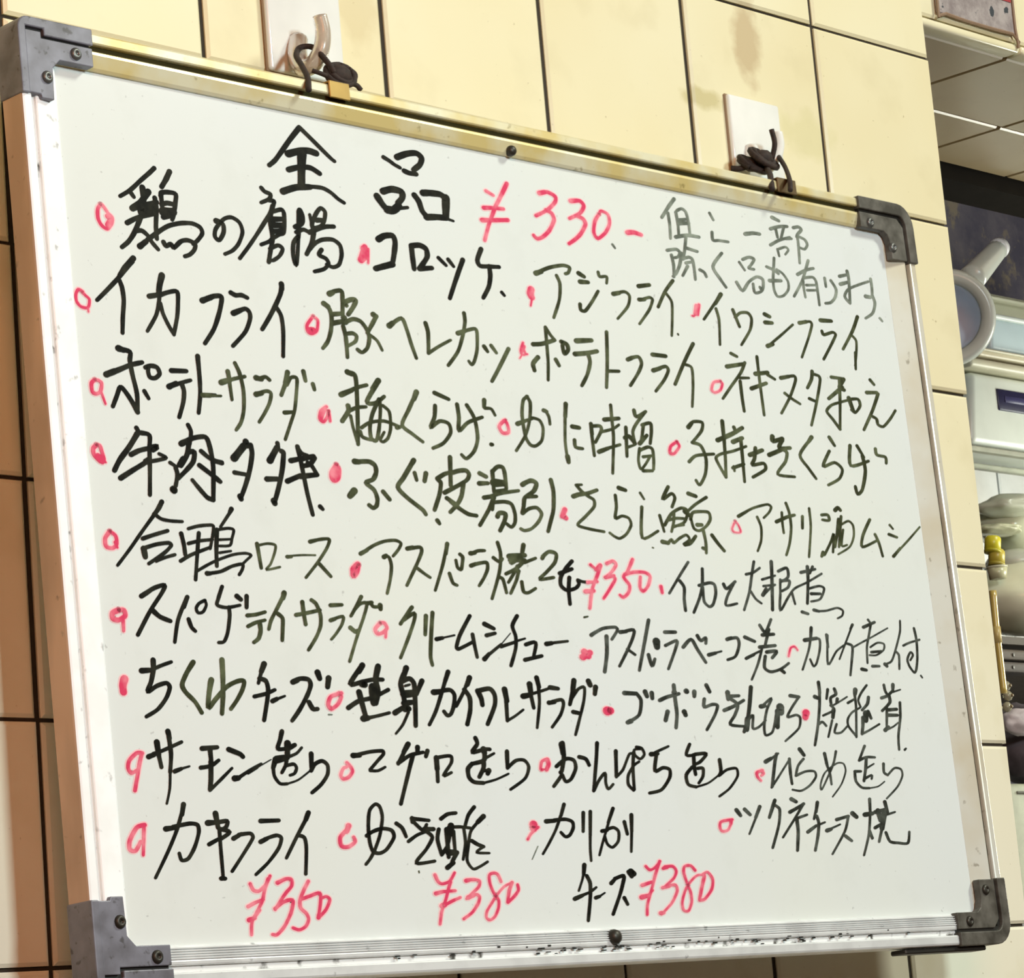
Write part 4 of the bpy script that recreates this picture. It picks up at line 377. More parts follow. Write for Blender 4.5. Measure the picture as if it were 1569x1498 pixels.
# rounded edge strip under the lintel face
for a, b in zip((0.70, 0.82, 0.936, 1.06, 1.18, 1.30), (0.82, 0.936, 1.06, 1.18, 1.30, 1.42)):
    obj('edge_tile', box((a + 0.001, 0.0985, SZ - 0.0005), (b - 0.001, 0.112, SZ + 0.0052), 0.0022, 3), M_tile, lint, True)
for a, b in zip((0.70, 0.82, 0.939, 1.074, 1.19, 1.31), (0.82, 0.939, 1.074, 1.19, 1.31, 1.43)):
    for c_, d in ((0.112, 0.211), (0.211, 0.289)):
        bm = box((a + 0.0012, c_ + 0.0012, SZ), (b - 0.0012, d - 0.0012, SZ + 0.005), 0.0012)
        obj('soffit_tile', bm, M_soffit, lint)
# poster on the lintel
M_post = N('grey_purple_print', 0.35)
pn = M_post.noise(55.0, 5, rough=0.7); pc = M_post.mix(M_post.ramp(pn, 0.38, 0.62), (0.24, 0.20, 0.20), (0.42, 0.37, 0.36))
pc = M_post.mix(M_post.ramp(M_post.noise(95.0, 3), 0.62, 0.66), pc, (0.05, 0.06, 0.07)); M_post.col(pc)
post = thing('poster', 'grey purple notice with a red patch on the tiled beam, top right corner', 'poster', at(1495, 15, 0.099))
pl = post.location
def rel(p): return Vector(p) - pl
PC = [at(1434, 8, .0985), at(1553, 47, .0985)]
x0p, x1p = PC[0].x, PC[1].x; zb = 0.5 * (PC[0].z + PC[1].z) - 0.004
ps = obj('sheet', box(rel((x0p, 0.0975, zb + 0.0)), rel((x1p, 0.0995, zb + 0.16)), 0.0005), M_post.m, post)
rp = at(1512, -20, .097); rq = at(1549, 4, .097)
obj('red_patch', box(rel((rp.x, 0.0970, rq.z)), rel((rq.x, 0.0976, rq.z + 0.05))), plain('red_print', (0.45, 0.05, 0.06), 0.4), post)
obj('plastic_edge', tube([rel((x0p, .097, zb + .16)), rel((x0p, .097, zb + .01)), rel((x0p + .008, .097, zb)), rel((x1p - .004, .097, zb)), rel((x1p, .097, zb + .004)), rel((x1p, .097, zb + .16))], 0.0011, 6, 3), plain('brown_plastic_edge', (0.30, 0.19, 0.12), 0.4), post)
# dark beam behind the soffit, then the kitchen wall
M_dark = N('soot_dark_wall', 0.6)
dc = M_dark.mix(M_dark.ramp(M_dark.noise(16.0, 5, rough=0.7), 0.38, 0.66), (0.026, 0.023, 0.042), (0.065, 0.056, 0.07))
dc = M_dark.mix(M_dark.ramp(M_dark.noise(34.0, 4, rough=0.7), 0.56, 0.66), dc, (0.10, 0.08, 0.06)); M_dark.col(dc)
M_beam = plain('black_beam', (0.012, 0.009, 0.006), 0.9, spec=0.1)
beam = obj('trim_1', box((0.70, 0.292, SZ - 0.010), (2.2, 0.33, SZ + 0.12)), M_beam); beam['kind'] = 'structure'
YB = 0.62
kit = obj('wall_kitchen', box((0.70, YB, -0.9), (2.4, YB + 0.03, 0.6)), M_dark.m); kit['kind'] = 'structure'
# bright white glazed tiles low on the kitchen wall, behind the shelf
M_wt = plain('white_kitchen_tile', (0.92, 0.92, 0.88), 0.25, var=0.04)
zt_, zb_ = at(1520, 640, YB).z, at(1520, 905, YB).z
xa = at(1519, 712, YB).x
zs = at(1505, 709, YB).z
for xx0, xx1 in ((xa - .21, xa - .105), (xa - .105, xa), (xa, xa + .105), (xa + .105, xa + .21), (xa + .21, xa + .315)):
    for zz0, zz1 in ((zs - .105, zs), (zs, zs + .06), (zs - .21, zs - .105)):
        obj('tile', tile_mesh(xx0, xx1, xx1, xx0, zz0, zz1, 0.0015, 0.0015, YB - 0.006, 0.006, 0.002), M_wt, kit)
ks = obj('wall_right', box((0.683, 0.34, -0.92), (0.70, YB + 0.03, 0.6)), plain('pillar_back_plaster', (0.5, 0.46, 0.36), 0.8)); ks['kind'] = 'structure'
# ---------------------------------------------------------------- things on the kitchen shelf
def P(u, v, y): return at(u, v, y)
# translucent jug lying on its side: round mouth towards the camera, spout upper right
YJ = 0.33
jc = P(1450, 487, YJ); pxm = (P(1451, 487, YJ) - jc).length
vpx = abs(P(1450, 488, YJ).z - jc.z)
M_jug = plastic('milky_jug_plastic', (0.66, 0.70, 0.64), 0.3, 0.12)
M_jug_in = plastic('blue_grey_jug_inside', (0.66, 0.74, 0.84), 0.5)
jug = thing('funnel', 'milky white plastic funnel with a spout pointing up right, blue grey inside', 'funnel', jc)
view = (jc - CP).normalized()
rot = (-view).to_track_quat('Z', 'Y').to_matrix().to_4x4()
R0 = 72 * vpx
bm = lathe([(R0 * 0.70, 0.0), (R0 * 0.74, 0.003), (R0 * 0.86, 0.007), (R0 * 0.96, 0.005), (R0 * 1.0, 0.0), (R0 * 0.96, -0.03), (R0 * 0.7, -0.06)], 48, rot, cap=False)
obj('rim', bm, M_jug, jug, True)
bm = lathe([(R0 * 0.69, 0.001), (R0 * 0.62, -0.022), (R0 * 0.35, -0.035), (0.001, -0.038)], 40, rot, cap=False)
obj('bowl', bm, M_jug_in, jug, True)
a, b_ = P(1488, 428, YJ) - jc, P(1529, 382, YJ) - jc
bm = tube([a, a.lerp(b_, .5), b_], 18 * vpx, 16, 4, rr=lambda t: 1.15 - 0.3 * t)
obj('spout', bm, M_jug, jug, True)
bm = lathe([(9 * vpx, -0.001), (15.4 * vpx, -0.001), (16.2 * vpx, 0.002), (15.0 * vpx, 0.0055), (9 * vpx, 0.004)], 20, Matrix.Translation(b_ + (b_ - a).normalized() * 0.0) @ (b_ - a).to_track_quat('Z', 'Y').to_matrix().to_4x4())
obj('spout_rim', bm, plastic('white_spout_rim', (0.82, 0.82, 0.84), 0.3), jug, True)
def cbox(name, u0, v0, u1, v1, y, depth, mat, bev=0.004, seg=3, parent=None, taper=0.0):
    """upright box standing in the kitchen at depth y, as wide and high as asked"""
    a = P(u0, (v0 + v1) / 2, y); b = P(u1, (v0 + v1) / 2, y)
    um = (u0 + u1) / 2; zt = P(um, v0, y).z; zb = P(um, v1, y).z
    org = parent.location if parent else Vector((0, 0, 0))
    bm = box((a.x - org.x, y - org.y, zb - org.z), (b.x - org.x, y + depth - org.y, zt - org.z), bev, seg)
    if taper:
        cx = (a.x + b.x) / 2 - org.x
        for v in bm.verts:
            if v.co.z > (zt + zb) / 2 - org.z: v.co.x = cx + (v.co.x - cx) * (1 - taper)
    return obj(name, bm, mat, parent, True)
M_wbox = plastic('white_box_plastic', (0.68, 0.73, 0.66), 0.35, 0.05)
M_lid = plastic('beige_lid_plastic', (0.58, 0.56, 0.42), 0.4)
M_bbox = plastic('pale_blue_plastic', (0.58, 0.72, 0.76), 0.35, 0.1)
M_navy = plain('navy_label', (0.018, 0.018, 0.06), 0.35)
YW = 0.40
wb = thing('storage_box', 'white plastic box with a navy blue label, beside the tile pillar', 'box', P(1570, 690, YW))
cbox('body', 1486, 583, 1672, 692, YW, 0.055, M_wbox, 0.006, 4, wb, 0.10)
lab = cbox('label', 1531, 604, 1640, 636, YW - 0.0015, 0.003, M_navy, 0.001, 2, wb); lab['label'] = 'navy blue label'
cbox('label_print', 1541, 610, 1590, 620, YW - 0.0022, 0.001, plain('label_print_lilac', (0.05, 0.05, 0.14), 0.4), 0.0003, 1, lab if False else wb)
cbox('lid', 1490, 563, 1685, 577, YW - 0.006, 0.067, M_lid, 0.003, 3, wb)
tr = thing('tray', 'flat beige tray lying on the lid of the white box', 'tray', P(1570, 562, YW))
cbox('tray_body', 1503, 551, 1690, 561, YW - 0.004, 0.06, plastic('tan_tray_plastic', (0.56, 0.52, 0.38), 0.4), 0.002, 3, tr)
cbox('tray_rim', 1499, 548, 1694, 552, YW - 0.006, 0.064, M_lid, 0.001, 2, tr)
bb = thing('food_container', 'pale blue plastic container standing on the beige tray', 'container', P(1570, 550, YW))
cbox('container_body', 1519, 500, 1665, 549, YW + 0.002, 0.05, M_bbox, 0.004, 3, bb, 0.04)
cbox('container_lid', 1516, 492, 1668, 500, YW, 0.054, plastic('pale_lid', (0.66, 0.72, 0.68), 0.35), 0.002, 3, bb)
gb = thing('tub', 'grey green plastic tub behind the pale blue container', 'tub', P(1575, 500, 0.52))
cbox('tub_body', 1512, 474, 1700, 545, 0.52, 0.08, plastic('grey_green_plastic', (0.38, 0.38, 0.28), 0.5), 0.006, 3, gb)
cbox('tub_rim', 1508, 466, 1704, 475, 0.515, 0.09, plastic('grey_green_rim', (0.42, 0.42, 0.32), 0.5), 0.003, 3, gb)
pk = thing('packet', 'small purple packet between the funnel and the white box', 'packet', P(1492, 600, 0.45))
cbox('packet_body', 1470, 572, 1508, 608, 0.45, 0.03, plain('purple_film', (0.20, 0.16, 0.42), 0.35, var=0.25, scale=120), 0.006, 3, pk)
cbox('packet_seal', 1470, 606, 1506, 614, 0.452, 0.006, plain('green_grey_seal', (0.20, 0.24, 0.22), 0.5), 0.002, 2, pk)
jr = thing('spice_jar', 'little jar with an ochre filling, below the purple packet', 'jar', P(1488, 665, 0.45))
q = P(1488, 640, 0.45) - jr.location
bm = lathe([(0.001, -0.016), (0.008, -0.016), (0.0085, -0.012), (0.0085, 0.006), (0.006, 0.010), (0.006, 0.014), (0.001, 0.014)], 20, Matrix.Translation(q))
obj('jar_body', bm, plain('ochre_filling', (0.36, 0.28, 0.08), 0.4), jr, True)
bm = lathe([(0.001, 0.012), (0.0075, 0.012), (0.0075, 0.019), (0.001, 0.020)], 20, Matrix.Translation(q))
obj('jar_lid', bm, plain('grey_lid', (0.3, 0.34, 0.3), 0.4), jr, True)
# shelf the boxes stand on
def lump(name, u, v, y, ru, rv, depth, mat, parent, seed, amp=0.18, fr=2.2, sub=4):
    bm = bmesh.new(); bmesh.ops.create_icosphere(bm, subdivisions=sub, radius=1)
    c_ = P(u, v, y); sx = (P(u + 1, v, y) - c_).x; sz = vpx
    for w in bm.verts:
        d = w.co.copy()
        r = 1 + amp * noise.noise(d * fr + Vector((seed, 0, 0))) * 2 + amp * 0.5 * noise.noise(d * fr * 3 + Vector((0, seed, 0)))
        r += 0.02 * noise.noise(Vector((d.x * 2, d.y * 3, d.z * 11)) + Vector((0, 0, seed)))
        w.co = Vector((d.x * ru * sx * r, d.y * depth * r, d.z * rv * sz * r)) + (c_ - parent.location)
    return obj(name, bm, mat, parent, True)
M_film = plastic('cling_film_green', (0.66, 0.68, 0.50), 0.22, 0.15)
M_bag = plastic('cloudy_bag', (0.80, 0.79, 0.60), 0.25, 0.12)
b1 = thing('plastic_bag', 'rolled greenish translucent bag above the yellow caps', 'bag', P(1560, 800, 0.45))
lump('bag_body', 1572, 806, 0.45, 60, 46, 0.035, M_film, b1, 3.1, 0.08, 1.6)
lump('bag_fold', 1562, 778, 0.437, 50, 20, 0.026, plastic('cling_film_grey', (0.58, 0.60, 0.48), 0.22, 0.15), b1, 8.2, 0.07, 1.6)
lump('bag_twist', 1530, 812, 0.43, 26, 9, 0.016, plastic('bag_twist_film', (0.5, 0.5, 0.34), 0.3), b1, 5.5, 0.1)
b2 = thing('plastic_bag', 'large cloudy plastic bag sagging below the yellow caps', 'bag', P(1566, 930, 0.42))
lump('bag_body', 1572, 918, 0.42, 60, 58, 0.05, M_bag, b2, 1.7, 0.05, 1.6)
lump('bag_bulge', 1563, 865, 0.42, 30, 24, 0.03, plastic('bag_bulge_film', (0.66, 0.67, 0.58), 0.22, 0.15), b2, 4.4, 0.07, 1.6)
for nm, u, v, c3, lb in (('bottle_cap', 1521, 833, (0.68, 0.60, 0.03), 'bright yellow screw cap, the upper of the two, beside the pillar'),
                         ('bottle_cap', 1527, 853, (0.55, 0.44, 0.06), 'dull yellow cap, the lower of the two, beside the pillar')):
    q = P(u, v, 0.40); cp = thing(nm, lb, 'cap', q)
    s = 11 * vpx
    tl = Matrix.Rotation(math.radians(12), 4, 'Y')
    obj('cap_shell', lathe([(s * .9, -s), (s * 1.15, -s), (s * 1.15, s * .7), (s * 1.0, s * .95), (0.0005, s * .98)], 28, tl, cap=False), plain('cap_yellow', c3, 0.35), cp, True)
    obj('cap_collar', lathe([(s * .8, -s * 1.3), (s * 1.2, -s * 1.3), (s * 1.2, -s * .95), (s * .8, -s * .95)], 28, tl), plain('cap_collar', tuple(x * .7 for x in c3), 0.4), cp, True)
cc = thing('cup', 'small cloudy grey cup under the yellow caps', 'cup', P(1528, 875, 0.40))
obj('cup_body', lathe([(0.004, -12 * vpx), (13 * vpx, -12 * vpx), (16 * vpx, 6 * vpx), (14.5 * vpx, 6 * vpx), (12 * vpx, -9 * vpx), (0.004, -9 * vpx)], 32), plastic('cloudy_cup_plastic', (0.50, 0.48, 0.30), 0.3), cc, True)
obj('cup_rim', lathe([(14.3 * vpx, 5 * vpx), (16.8 * vpx, 5 * vpx), (16.8 * vpx, 7.5 * vpx), (14.3 * vpx, 7.5 * vpx)], 32), plastic('cup_rim_plastic', (0.58, 0.56, 0.4), 0.3), cc, True)
zsh = P(1570, 693, YW).z
M_rack = plain('grey_green_rack', (0.42, 0.43, 0.34), 0.5)
bm = box((0.70, YW - 0.002, zsh - 0.0045), (2.2, YW + 0.006, zsh - 0.0003), 0.001)
box((0.70, YW + 0.044, zsh - 0.0045), (2.2, YW + 0.052, zsh - 0.0003), 0.001, bm=bm)
s3 = obj('trim_3', bm, M_rack); s3['kind'] = 'structure'
zct = P(1600, 1421, 0.30).z
s4 = obj('trim_4', box((0.70, 0.16, zct - 0.03), (2.2, YB, zct), 0.002), plain('steel_counter', (0.4, 0.4, 0.38), 0.4, 0.5)); s4['kind'] = 'structure'
# amber tube, glass beads, purple pouch, grey-green pad, low dark shelf
M_amber = plastic('amber_hose', (0.55, 0.40, 0.10), 0.3, 0.15)
ah = thing('hose', 'amber plastic hose hanging just behind the edge of the pillar', 'hose', P(1530, 985, 0.30))
hp = [P(1521, 905, .30), P(1526, 960, .30), P(1532, 1010, .30), P(1538, 1062, .30)]
obj('hose_tube', tube([p - ah.location for p in hp], 5.2 * vpx, 12, 6), M_amber, ah, True)
obj('hose_cuff', tube([hp[1] - ah.location, hp[1].lerp(hp[2], .5) - ah.location], 6.3 * vpx, 12, 2), plastic('hose_cuff_plastic', (0.45, 0.33, 0.12), 0.4), ah, True)
for i, (u, v) in enumerate(((1541, 1051), (1544, 1066), (1543, 1083))):
    lb = ('cloudy glass knob, topmost of three by the pillar edge', 'cloudy glass knob, middle of three by the pillar edge', 'cloudy glass knob, lowest of three by the pillar edge')[i]
    g_ = thing('glass_knob', lb, 'knob', P(u, v, 0.31), 'glass knobs by the pillar edge')
    s = 7.5 * vpx
    obj('knob_head', lathe([(0.0003, s), (s * .5, s * .85), (s * .95, s * .3), (s, -.1 * s), (s * .7, -.75 * s), (0.0003, -s)], 16, cap=False), plastic('knob_glass', (0.42, 0.38, 0.26), 0.15, 0.3), g_, True)
    obj('knob_stem', lathe([(s * .3, 0), (s * .3, -s * 1.2)], 10, Matrix.Rotation(math.radians(-90), 4, 'X')), M_brass_d, g_, True)
pp = thing('pouch', 'mauve grey cloth pouch low beside the pillar edge', 'pouch', P(1572, 1150, 0.36))
lump('pouch_body', 1572, 1138, 0.36, 34, 58, 0.03, plain('mauve_grey_cloth', (0.10, 0.08, 0.09), 0.8, var=0.35, scale=50), pp, 2.4, 0.07)
lump('pouch_flap', 1564, 1106, 0.335, 24, 20, 0.012, plain('mauve_flap_cloth', (0.52, 0.45, 0.46), 0.8, var=0.2, scale=60), pp, 6.4, 0.07)
pad = thing('chopping_board', 'grey green board standing at the bottom behind the pillar', 'board', P(1600, 1330, 0.30))
bm = cbox('board_slab', 1548, 1200, 1700, 1420, 0.30, 0.018, plain('grey_green_board', (0.40, 0.41, 0.30), 0.6, var=0.15), 0.005, 3, pad)
bm = cbox('board_groove', 1560, 1212, 1690, 1216, 0.2985, 0.002, plain('board_groove', (0.2, 0.2, 0.16), 0.7), 0.0005, 1, pad)
# brown boards of the low shelf
sh = obj('trim_2', box((0.70, 0.36, P(1560, 984, .38).z - 0.006), (2.2, YB, P(1560, 984, .38).z)), plain('black_brown_shelf', (0.05, 0.035, 0.02), 0.7)); sh['kind'] = 'structure'
for i, (v, c3) in enumerate(((1003, (0.075, 0.05, 0.03)), (1022, (0.06, 0.042, 0.03)))):
    s_ = thing('wooden_slat', ('brown wooden slat, the upper of two under the big cloudy bag', 'grey brown wooden slat, the lower of two under the big cloudy bag')[i], 'slat', P(1580, v, 0.36), None)
    a = P(1530, v, .36)
    obj('slat_board', box(Vector((0.70, .36, P(1560, v + 8, .36).z)) - s_.location, Vector((2.0, .375, P(1560, v - 8, .36).z)) - s_.location, 0.002, 2), plain('old_slat_wood', c3, 0.7, var=0.3, scale=30), s_)
    obj('nail_head', lathe([(0.0003, 0.0005), (0.0012, 0.0004), (0.0014, 0)], 10, Matrix.Translation(P(1553, v, .3595) - s_.location) @ Matrix.Rotation(math.pi / 2, 4, 'X'), cap=False), M_screw, s_)
# ---------------------------------------------------------------- the whiteboard
BW, BH = 0.6018, 0.3974
RB = Matrix(((0.999864016, 0.01646164, 0.00098141), (-0.01648599, 0.9992441, 0.03520556), (-0.00040113, -0.03521695, 0.99937961)))
MB = Matrix.Translation((-0.02022844, -0.0350, -0.11488029)) @ RB.to_4x4()
wb_ = thing('whiteboard', 'framed whiteboard covered with a handwritten Japanese menu, hanging on the cream tiles', 'whiteboard')
wb_.matrix_world = MB
DP = 0.0045
obj('panel', box((0.012, DP, -BH + 0.012), (BW - 0.014, DP + 0.004, -0.012)), M_board, wb_)
def rail(name, prof, L0, L1, place, mat):
    """profile (u inward, d depth) swept along the rail; place(u, d, s) -> board coords"""
    bm = bmesh.new()
    a = [bm.verts.new(place(u, d, L0)) for u, d in prof]; b = [bm.verts.new(place(u, d, L1)) for u, d in prof]
    n = len(prof)
    for i in range(n): bm.faces.new((a[i], a[(i + 1) % n], b[(i + 1) % n], b[i]))
    bm.faces.new(a[::-1]); bm.faces.new(b)
    bmesh.ops.recalc_face_normals(bm, faces=bm.faces)
    return bm
def lip(n=5):
    return [(0, 0.013), (0, 0.0012), (0.0004, 0.0004), (0.0012, 0.0), (0.0044, 0.0), (0.0050, 0.0004), (0.0052, 0.0012), (0.0052, 0.013)]
def strip(w, e=0.0032):
    if e > 0.004: return [(0.0079, 0.013), (0.0079, 0.0014), (0.0084, 0.0010), (0.0095, 0.0009), (w, e), (w, 0.013)]
    return [(0.0079, 0.013), (0.0079, 0.0014), (0.0084, 0.0010), (0.0095, 0.0009), (w - 0.0012, e - 0.0008), (w, e), (w, 0.013)]
def groove(): return [(0.0050, 0.0125), (0.0050, 0.0027), (0.0082, 0.0027), (0.0082, 0.0125)]
sides = {
 'top': (lambda u, d, s: (s, d, -u), 0.016, BW - 0.016, 0.016, M_al_top, M_groove_top),
 'bottom': (lambda u, d, s: (s, d, -BH + u), 0.016, BW - 0.016, 0.016, M_al_bot, M_groove_l),
 'left': (lambda u, d, s: (u, d, -s), 0.010, BH - 0.010, 0.0205, M_al_left, M_groove_l),
 'right': (lambda u, d, s: (BW - u, d, -s), 0.010, BH - 0.010, 0.0215, M_al_right, M_groove)}
for nm, (pl_, a, b, w, mat, gm) in sides.items():
    fr_ = obj('frame_rail', rail('r', lip(), a, b, pl_, mat), mat, wb_)
    fr_['label'] = {'top': 'yellow-stained aluminium rail', 'bottom': 'greyish aluminium rail', 'left': 'white aluminium rail', 'right': 'brown-stained aluminium rail'}[nm]
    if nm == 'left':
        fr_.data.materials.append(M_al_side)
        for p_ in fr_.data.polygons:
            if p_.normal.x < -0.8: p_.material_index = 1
    obj('rail_strip', rail('r', strip(w, 0.0044 if nm == 'right' else 0.0032), a, b, pl_, mat), mat, fr_)
    obj('rail_groove', rail('r', groove(), a, b, pl_, gm), gm, fr_)
    if nm == 'bottom':     # fine ribs pressed into the lower strip
        for q in range(5):
            u = 0.0103 + q * 0.00105
            obj('rib', rail('r', [(u, 0.0025), (u, 0.0006 + 0.0002 * q), (u + 0.0005, 0.0006 + 0.0002 * q), (u + 0.0005, 0.0025)], a, b, pl_, mat), mat, fr_)
# corner brackets: outer ridge + stepped inner plate + screws
def bracket(cx, cz, sx, sz, mat, lab, LH, LV, R, scr, dark):
    """local frame: u from the outer vertical edge inward, v from the outer horizontal edge inward"""
    def T(u, v): return (cx + sx * u, cz - sz * v)
    e = 0.0006; t = 0.0068
    pts = []
    n = 6
    def arc(c0, c1, r): return [(c0 - r * math.cos(a), c1 - r * math.sin(a)) for a in [math.pi / 2 * k_ / n for k_ in range(n + 1)]]
    outer = [(-e, LV)] + arc(R - e, R - e, R) + [(LH, -e)]
    g = t + 0.0012; WI = 0.0172; c1 = 0.0045
    if sx > 0:      # left pair: the slot runs only along the horizontal leg, with a step
        inner = [(LH, t), (0.0128, t), (0.0128, 0.0038), (0.0034, 0.0038), (0.0034, LV)]
        pl2 = [(0.0030, LV - 0.0004), (0.0030, 0.0053), (0.0113, 0.0053), (0.0113, g), (LH - 0.0005, g), (LH - 0.0005, WI - 0.001), (WI + 0.003, WI - 0.001), (WI - 0.001, WI + 0.003), (WI - 0.0015, LV + 0.0012), (0.0095, LV + 0.0012), (0.0090, LV - 0.0004)]
        gp = [(0.0032, 0.0060), (0.0032, 0.0034), (0.0132, 0.0034), (0.0132, t - 0.001), (LH - 0.001, t - 0.001), (LH - 0.001, g + 0.0008), (0.0108, g + 0.0008), (0.0108, 0.0060)]
        yp = -0.0013
    else:
        ri = max(R - t, 0.002)
        inner = [(LH, t - 0.0004)] + arc(t - 0.0004 + ri, t - 0.0004 + ri, ri)[::-1] + [(t - 0.0004, LV)]
        WI = 0.0195
        pl2 = [(g, LV - 0.0005), (g, g + c1), (g + c1, g), (LH - 0.0005, g), (LH - 0.0005, WI - 0.003), (WI + 0.006, WI - 0.003), (WI + 0.003, WI - 0.001), (WI + 0.0015, WI + 0.003), (WI + 0.0015, LV - 0.0005)]
        gp = [(t - 0.001, LV - 0.001), (t - 0.001, t - 0.001), (LH - 0.001, t - 0.001), (LH - 0.001, g + 0.0008), (g + 0.0008, g + 0.0008), (g + 0.0008, LV - 0.001)]
        yp = -0.0006
    br = obj('corner_bracket', prism([T(*p) for p in outer + inner], -0.0016, 0.0140), mat, wb_)
    br['label'] = lab
    mo = br.modifiers.new('b', 'BEVEL'); mo.width = 0.0006; mo.segments = 2; mo.limit_method = 'ANGLE'
    ob = obj('bracket_plate', prism([T(*p) for p in pl2], yp, 0.0035), mat, br)
    mo = ob.modifiers.new('b', 'BEVEL'); mo.width = 0.0004; mo.segments = 2; mo.limit_method = 'ANGLE'
    obj('bracket_gap', prism([T(*p) for p in gp], 0.0004, 0.0030), M_black, br)
    for (x, z) in scr:
        Mx = Matrix.Translation((x, yp, z)) @ Matrix.Rotation(math.pi / 2, 4, 'X')
        s_ = obj('screw', lathe([(0.0028, -0.0004), (0.0027, 0.0006), (0.0020, 0.0013), (0.0009, 0.0015), (0.0009, 0.0006), (0.0002, 0.0006)], 16, Mx, cap=False), dark, br, True)
bracket(0, 0, 1, 1, M_brk, 'grey zinc corner bracket', 0.0385, 0.0330, 0.0055, [(0.0288, -0.0120), (0.0127, -0.0248)], M_screw_z)
bracket(BW, 0, -1, 1, M_brk_d, 'grimy dark corner bracket', 0.0455, 0.0320, 0.0125, [(0.5648, -0.0133), (0.5822, -0.0250)], M_screw_z)
bracket(BW, -BH, -1, -1, M_brk_d, 'blackened corner bracket', 0.0440, 0.0335, 0.0125, [(0.5680, -0.3856), (0.5853, -0.3698)], M_screw)
bracket(0, -BH, 1, -1, M_brk, 'grey corner bracket with sooty rim', 0.0380, 0.0345, 0.0055, [(0.0130, -0.3717), (0.0302, -0.3859)], M_screw)
for x, z, r, nm in ((0.2914, -0.0138, 0.0026, 0), (0.2995, -0.3857, 0.0036, 1)):
    Mx = Matrix.Translation((x, 0.0016, z)) @ Matrix.Rotation(math.pi / 2, 4, 'X')
    rv = obj('rivet', lathe([(r, -0.001), (r, 0.001), (r * .8, 0.002 + nm * .001), (r * .35, 0.0026 + nm * .0012), (0.0001, 0.0027 + nm * .0012)], 18, Mx, cap=False), M_screw, wb_, True)
# thin black strip under the lower right corner
obj('black_strip', box((0.515, 0.002, -BH - 0.0030), (0.583, 0.012, -BH - 0.0005), 0.0006), M_black, wb_)
# soot flakes caught on the lower strip
bm = bmesh.new()
for i in range(70):
    x = random.choice((random.uniform(.045, .56), random.gauss(.30, .05), random.gauss(.44, .05), random.uniform(.22, .34)))
    z = -BH + random.gauss(0.0068, 0.0012); w = random.uniform(.0006, .0028); h = random.uniform(.0003, .0009)
    if not .045 < x < .55: continue
    box((x, 0.0009 - 0.0002, z), (x + w, 0.0016, z + h), 0, bm=bm)
fk = obj('soot_flakes', bm, M_black, wb_); fk['kind'] = 'stuff'
# ---------------------------------------------------------------- handwriting, traced stroke by stroke in board millimetres
def ribbon(pts, w, kk, y, V, Fc, seed):
    """elliptical chisel nib of height w swept along the stroke (metres)"""
    k_ = kk / 100.0
    Q = [Vector((p[0] / k_ , p[1])) for p in pts]      # squash so that the nib is round
    P_ = []
    if len(Q) == 2: P_ = [Q[0].lerp(Q[1], t / 4) for t in range(5)]
    else:
        # soft corners: tame Catmull-Rom
        A = [Q[0]] + Q + [Q[-1]]
        for i in range(1, len(A) - 2):
            a, b, c_, d = A[i - 1:i + 3]
            m1, m2 = (c_ - a) * 0.42, (d - b) * 0.42
            L = (c_ - b).length
            if m1.length > L: m1 = m1.normalized() * L
            if m2.length > L: m2 = m2.normalized() * L
            for q in range(5):
                t = q / 5
                P_.append(b * (2 * t ** 3 - 3 * t * t + 1) + m1 * (t ** 3 - 2 * t * t + t) + c_ * (-2 * t ** 3 + 3 * t * t) + m2 * (t ** 3 - t * t))
        P_.append(Q[-1])
    h = w / 2; n = len(P_)
    base = len(V)
    Ls = []
    for i, p in enumerate(P_):
        d = (P_[min(i + 1, n - 1)] - P_[max(i - 1, 0)])
        if d.length < 1e-9: d = Vector((1, 0))
        d.normalize(); nn = Vector((-d.y, d.x))
        s = i / (n - 1)
        hh = h * (1.06 - 0.16 * s + 0.10 * noise.noise(Vector((seed * 3.1, i * 0.35, 0))))
        V += [((p + nn * hh).x * k_, y, -(p + nn * hh).y), ((p - nn * hh).x * k_, y, -(p - nn * hh).y)]
        Ls.append(hh)
    for i in range(n - 1):
        a = base + 2 * i; Fc.append((a, a + 1, a + 3, a + 2))
    for p, hh in ((P_[0], Ls[0]), (P_[-1], Ls[-1])):
        b0 = len(V)
        for q in range(10):
            an = 2 * math.pi * q / 10
            V.append(((p.x + hh * math.cos(an)) * k_, y - 2e-6, -(p.y + hh * math.sin(an))))
        Fc.append(tuple(range(b0, b0 + 10)))
LAB = {'bullet': 'red hand-drawn bullet', 'price': 'red handwritten price', 'note': 'faint grey handwritten note', 'title': 'large black title characters', 'smudge': 'faint marker smudge', 'dish': None}
NAM = {'bullet': 'bullet_mark', 'price': 'price_writing', 'note': 'note_writing', 'title': 'title_writing', 'smudge': 'smudge', 'dish': 'dish_name'}
sn = 0
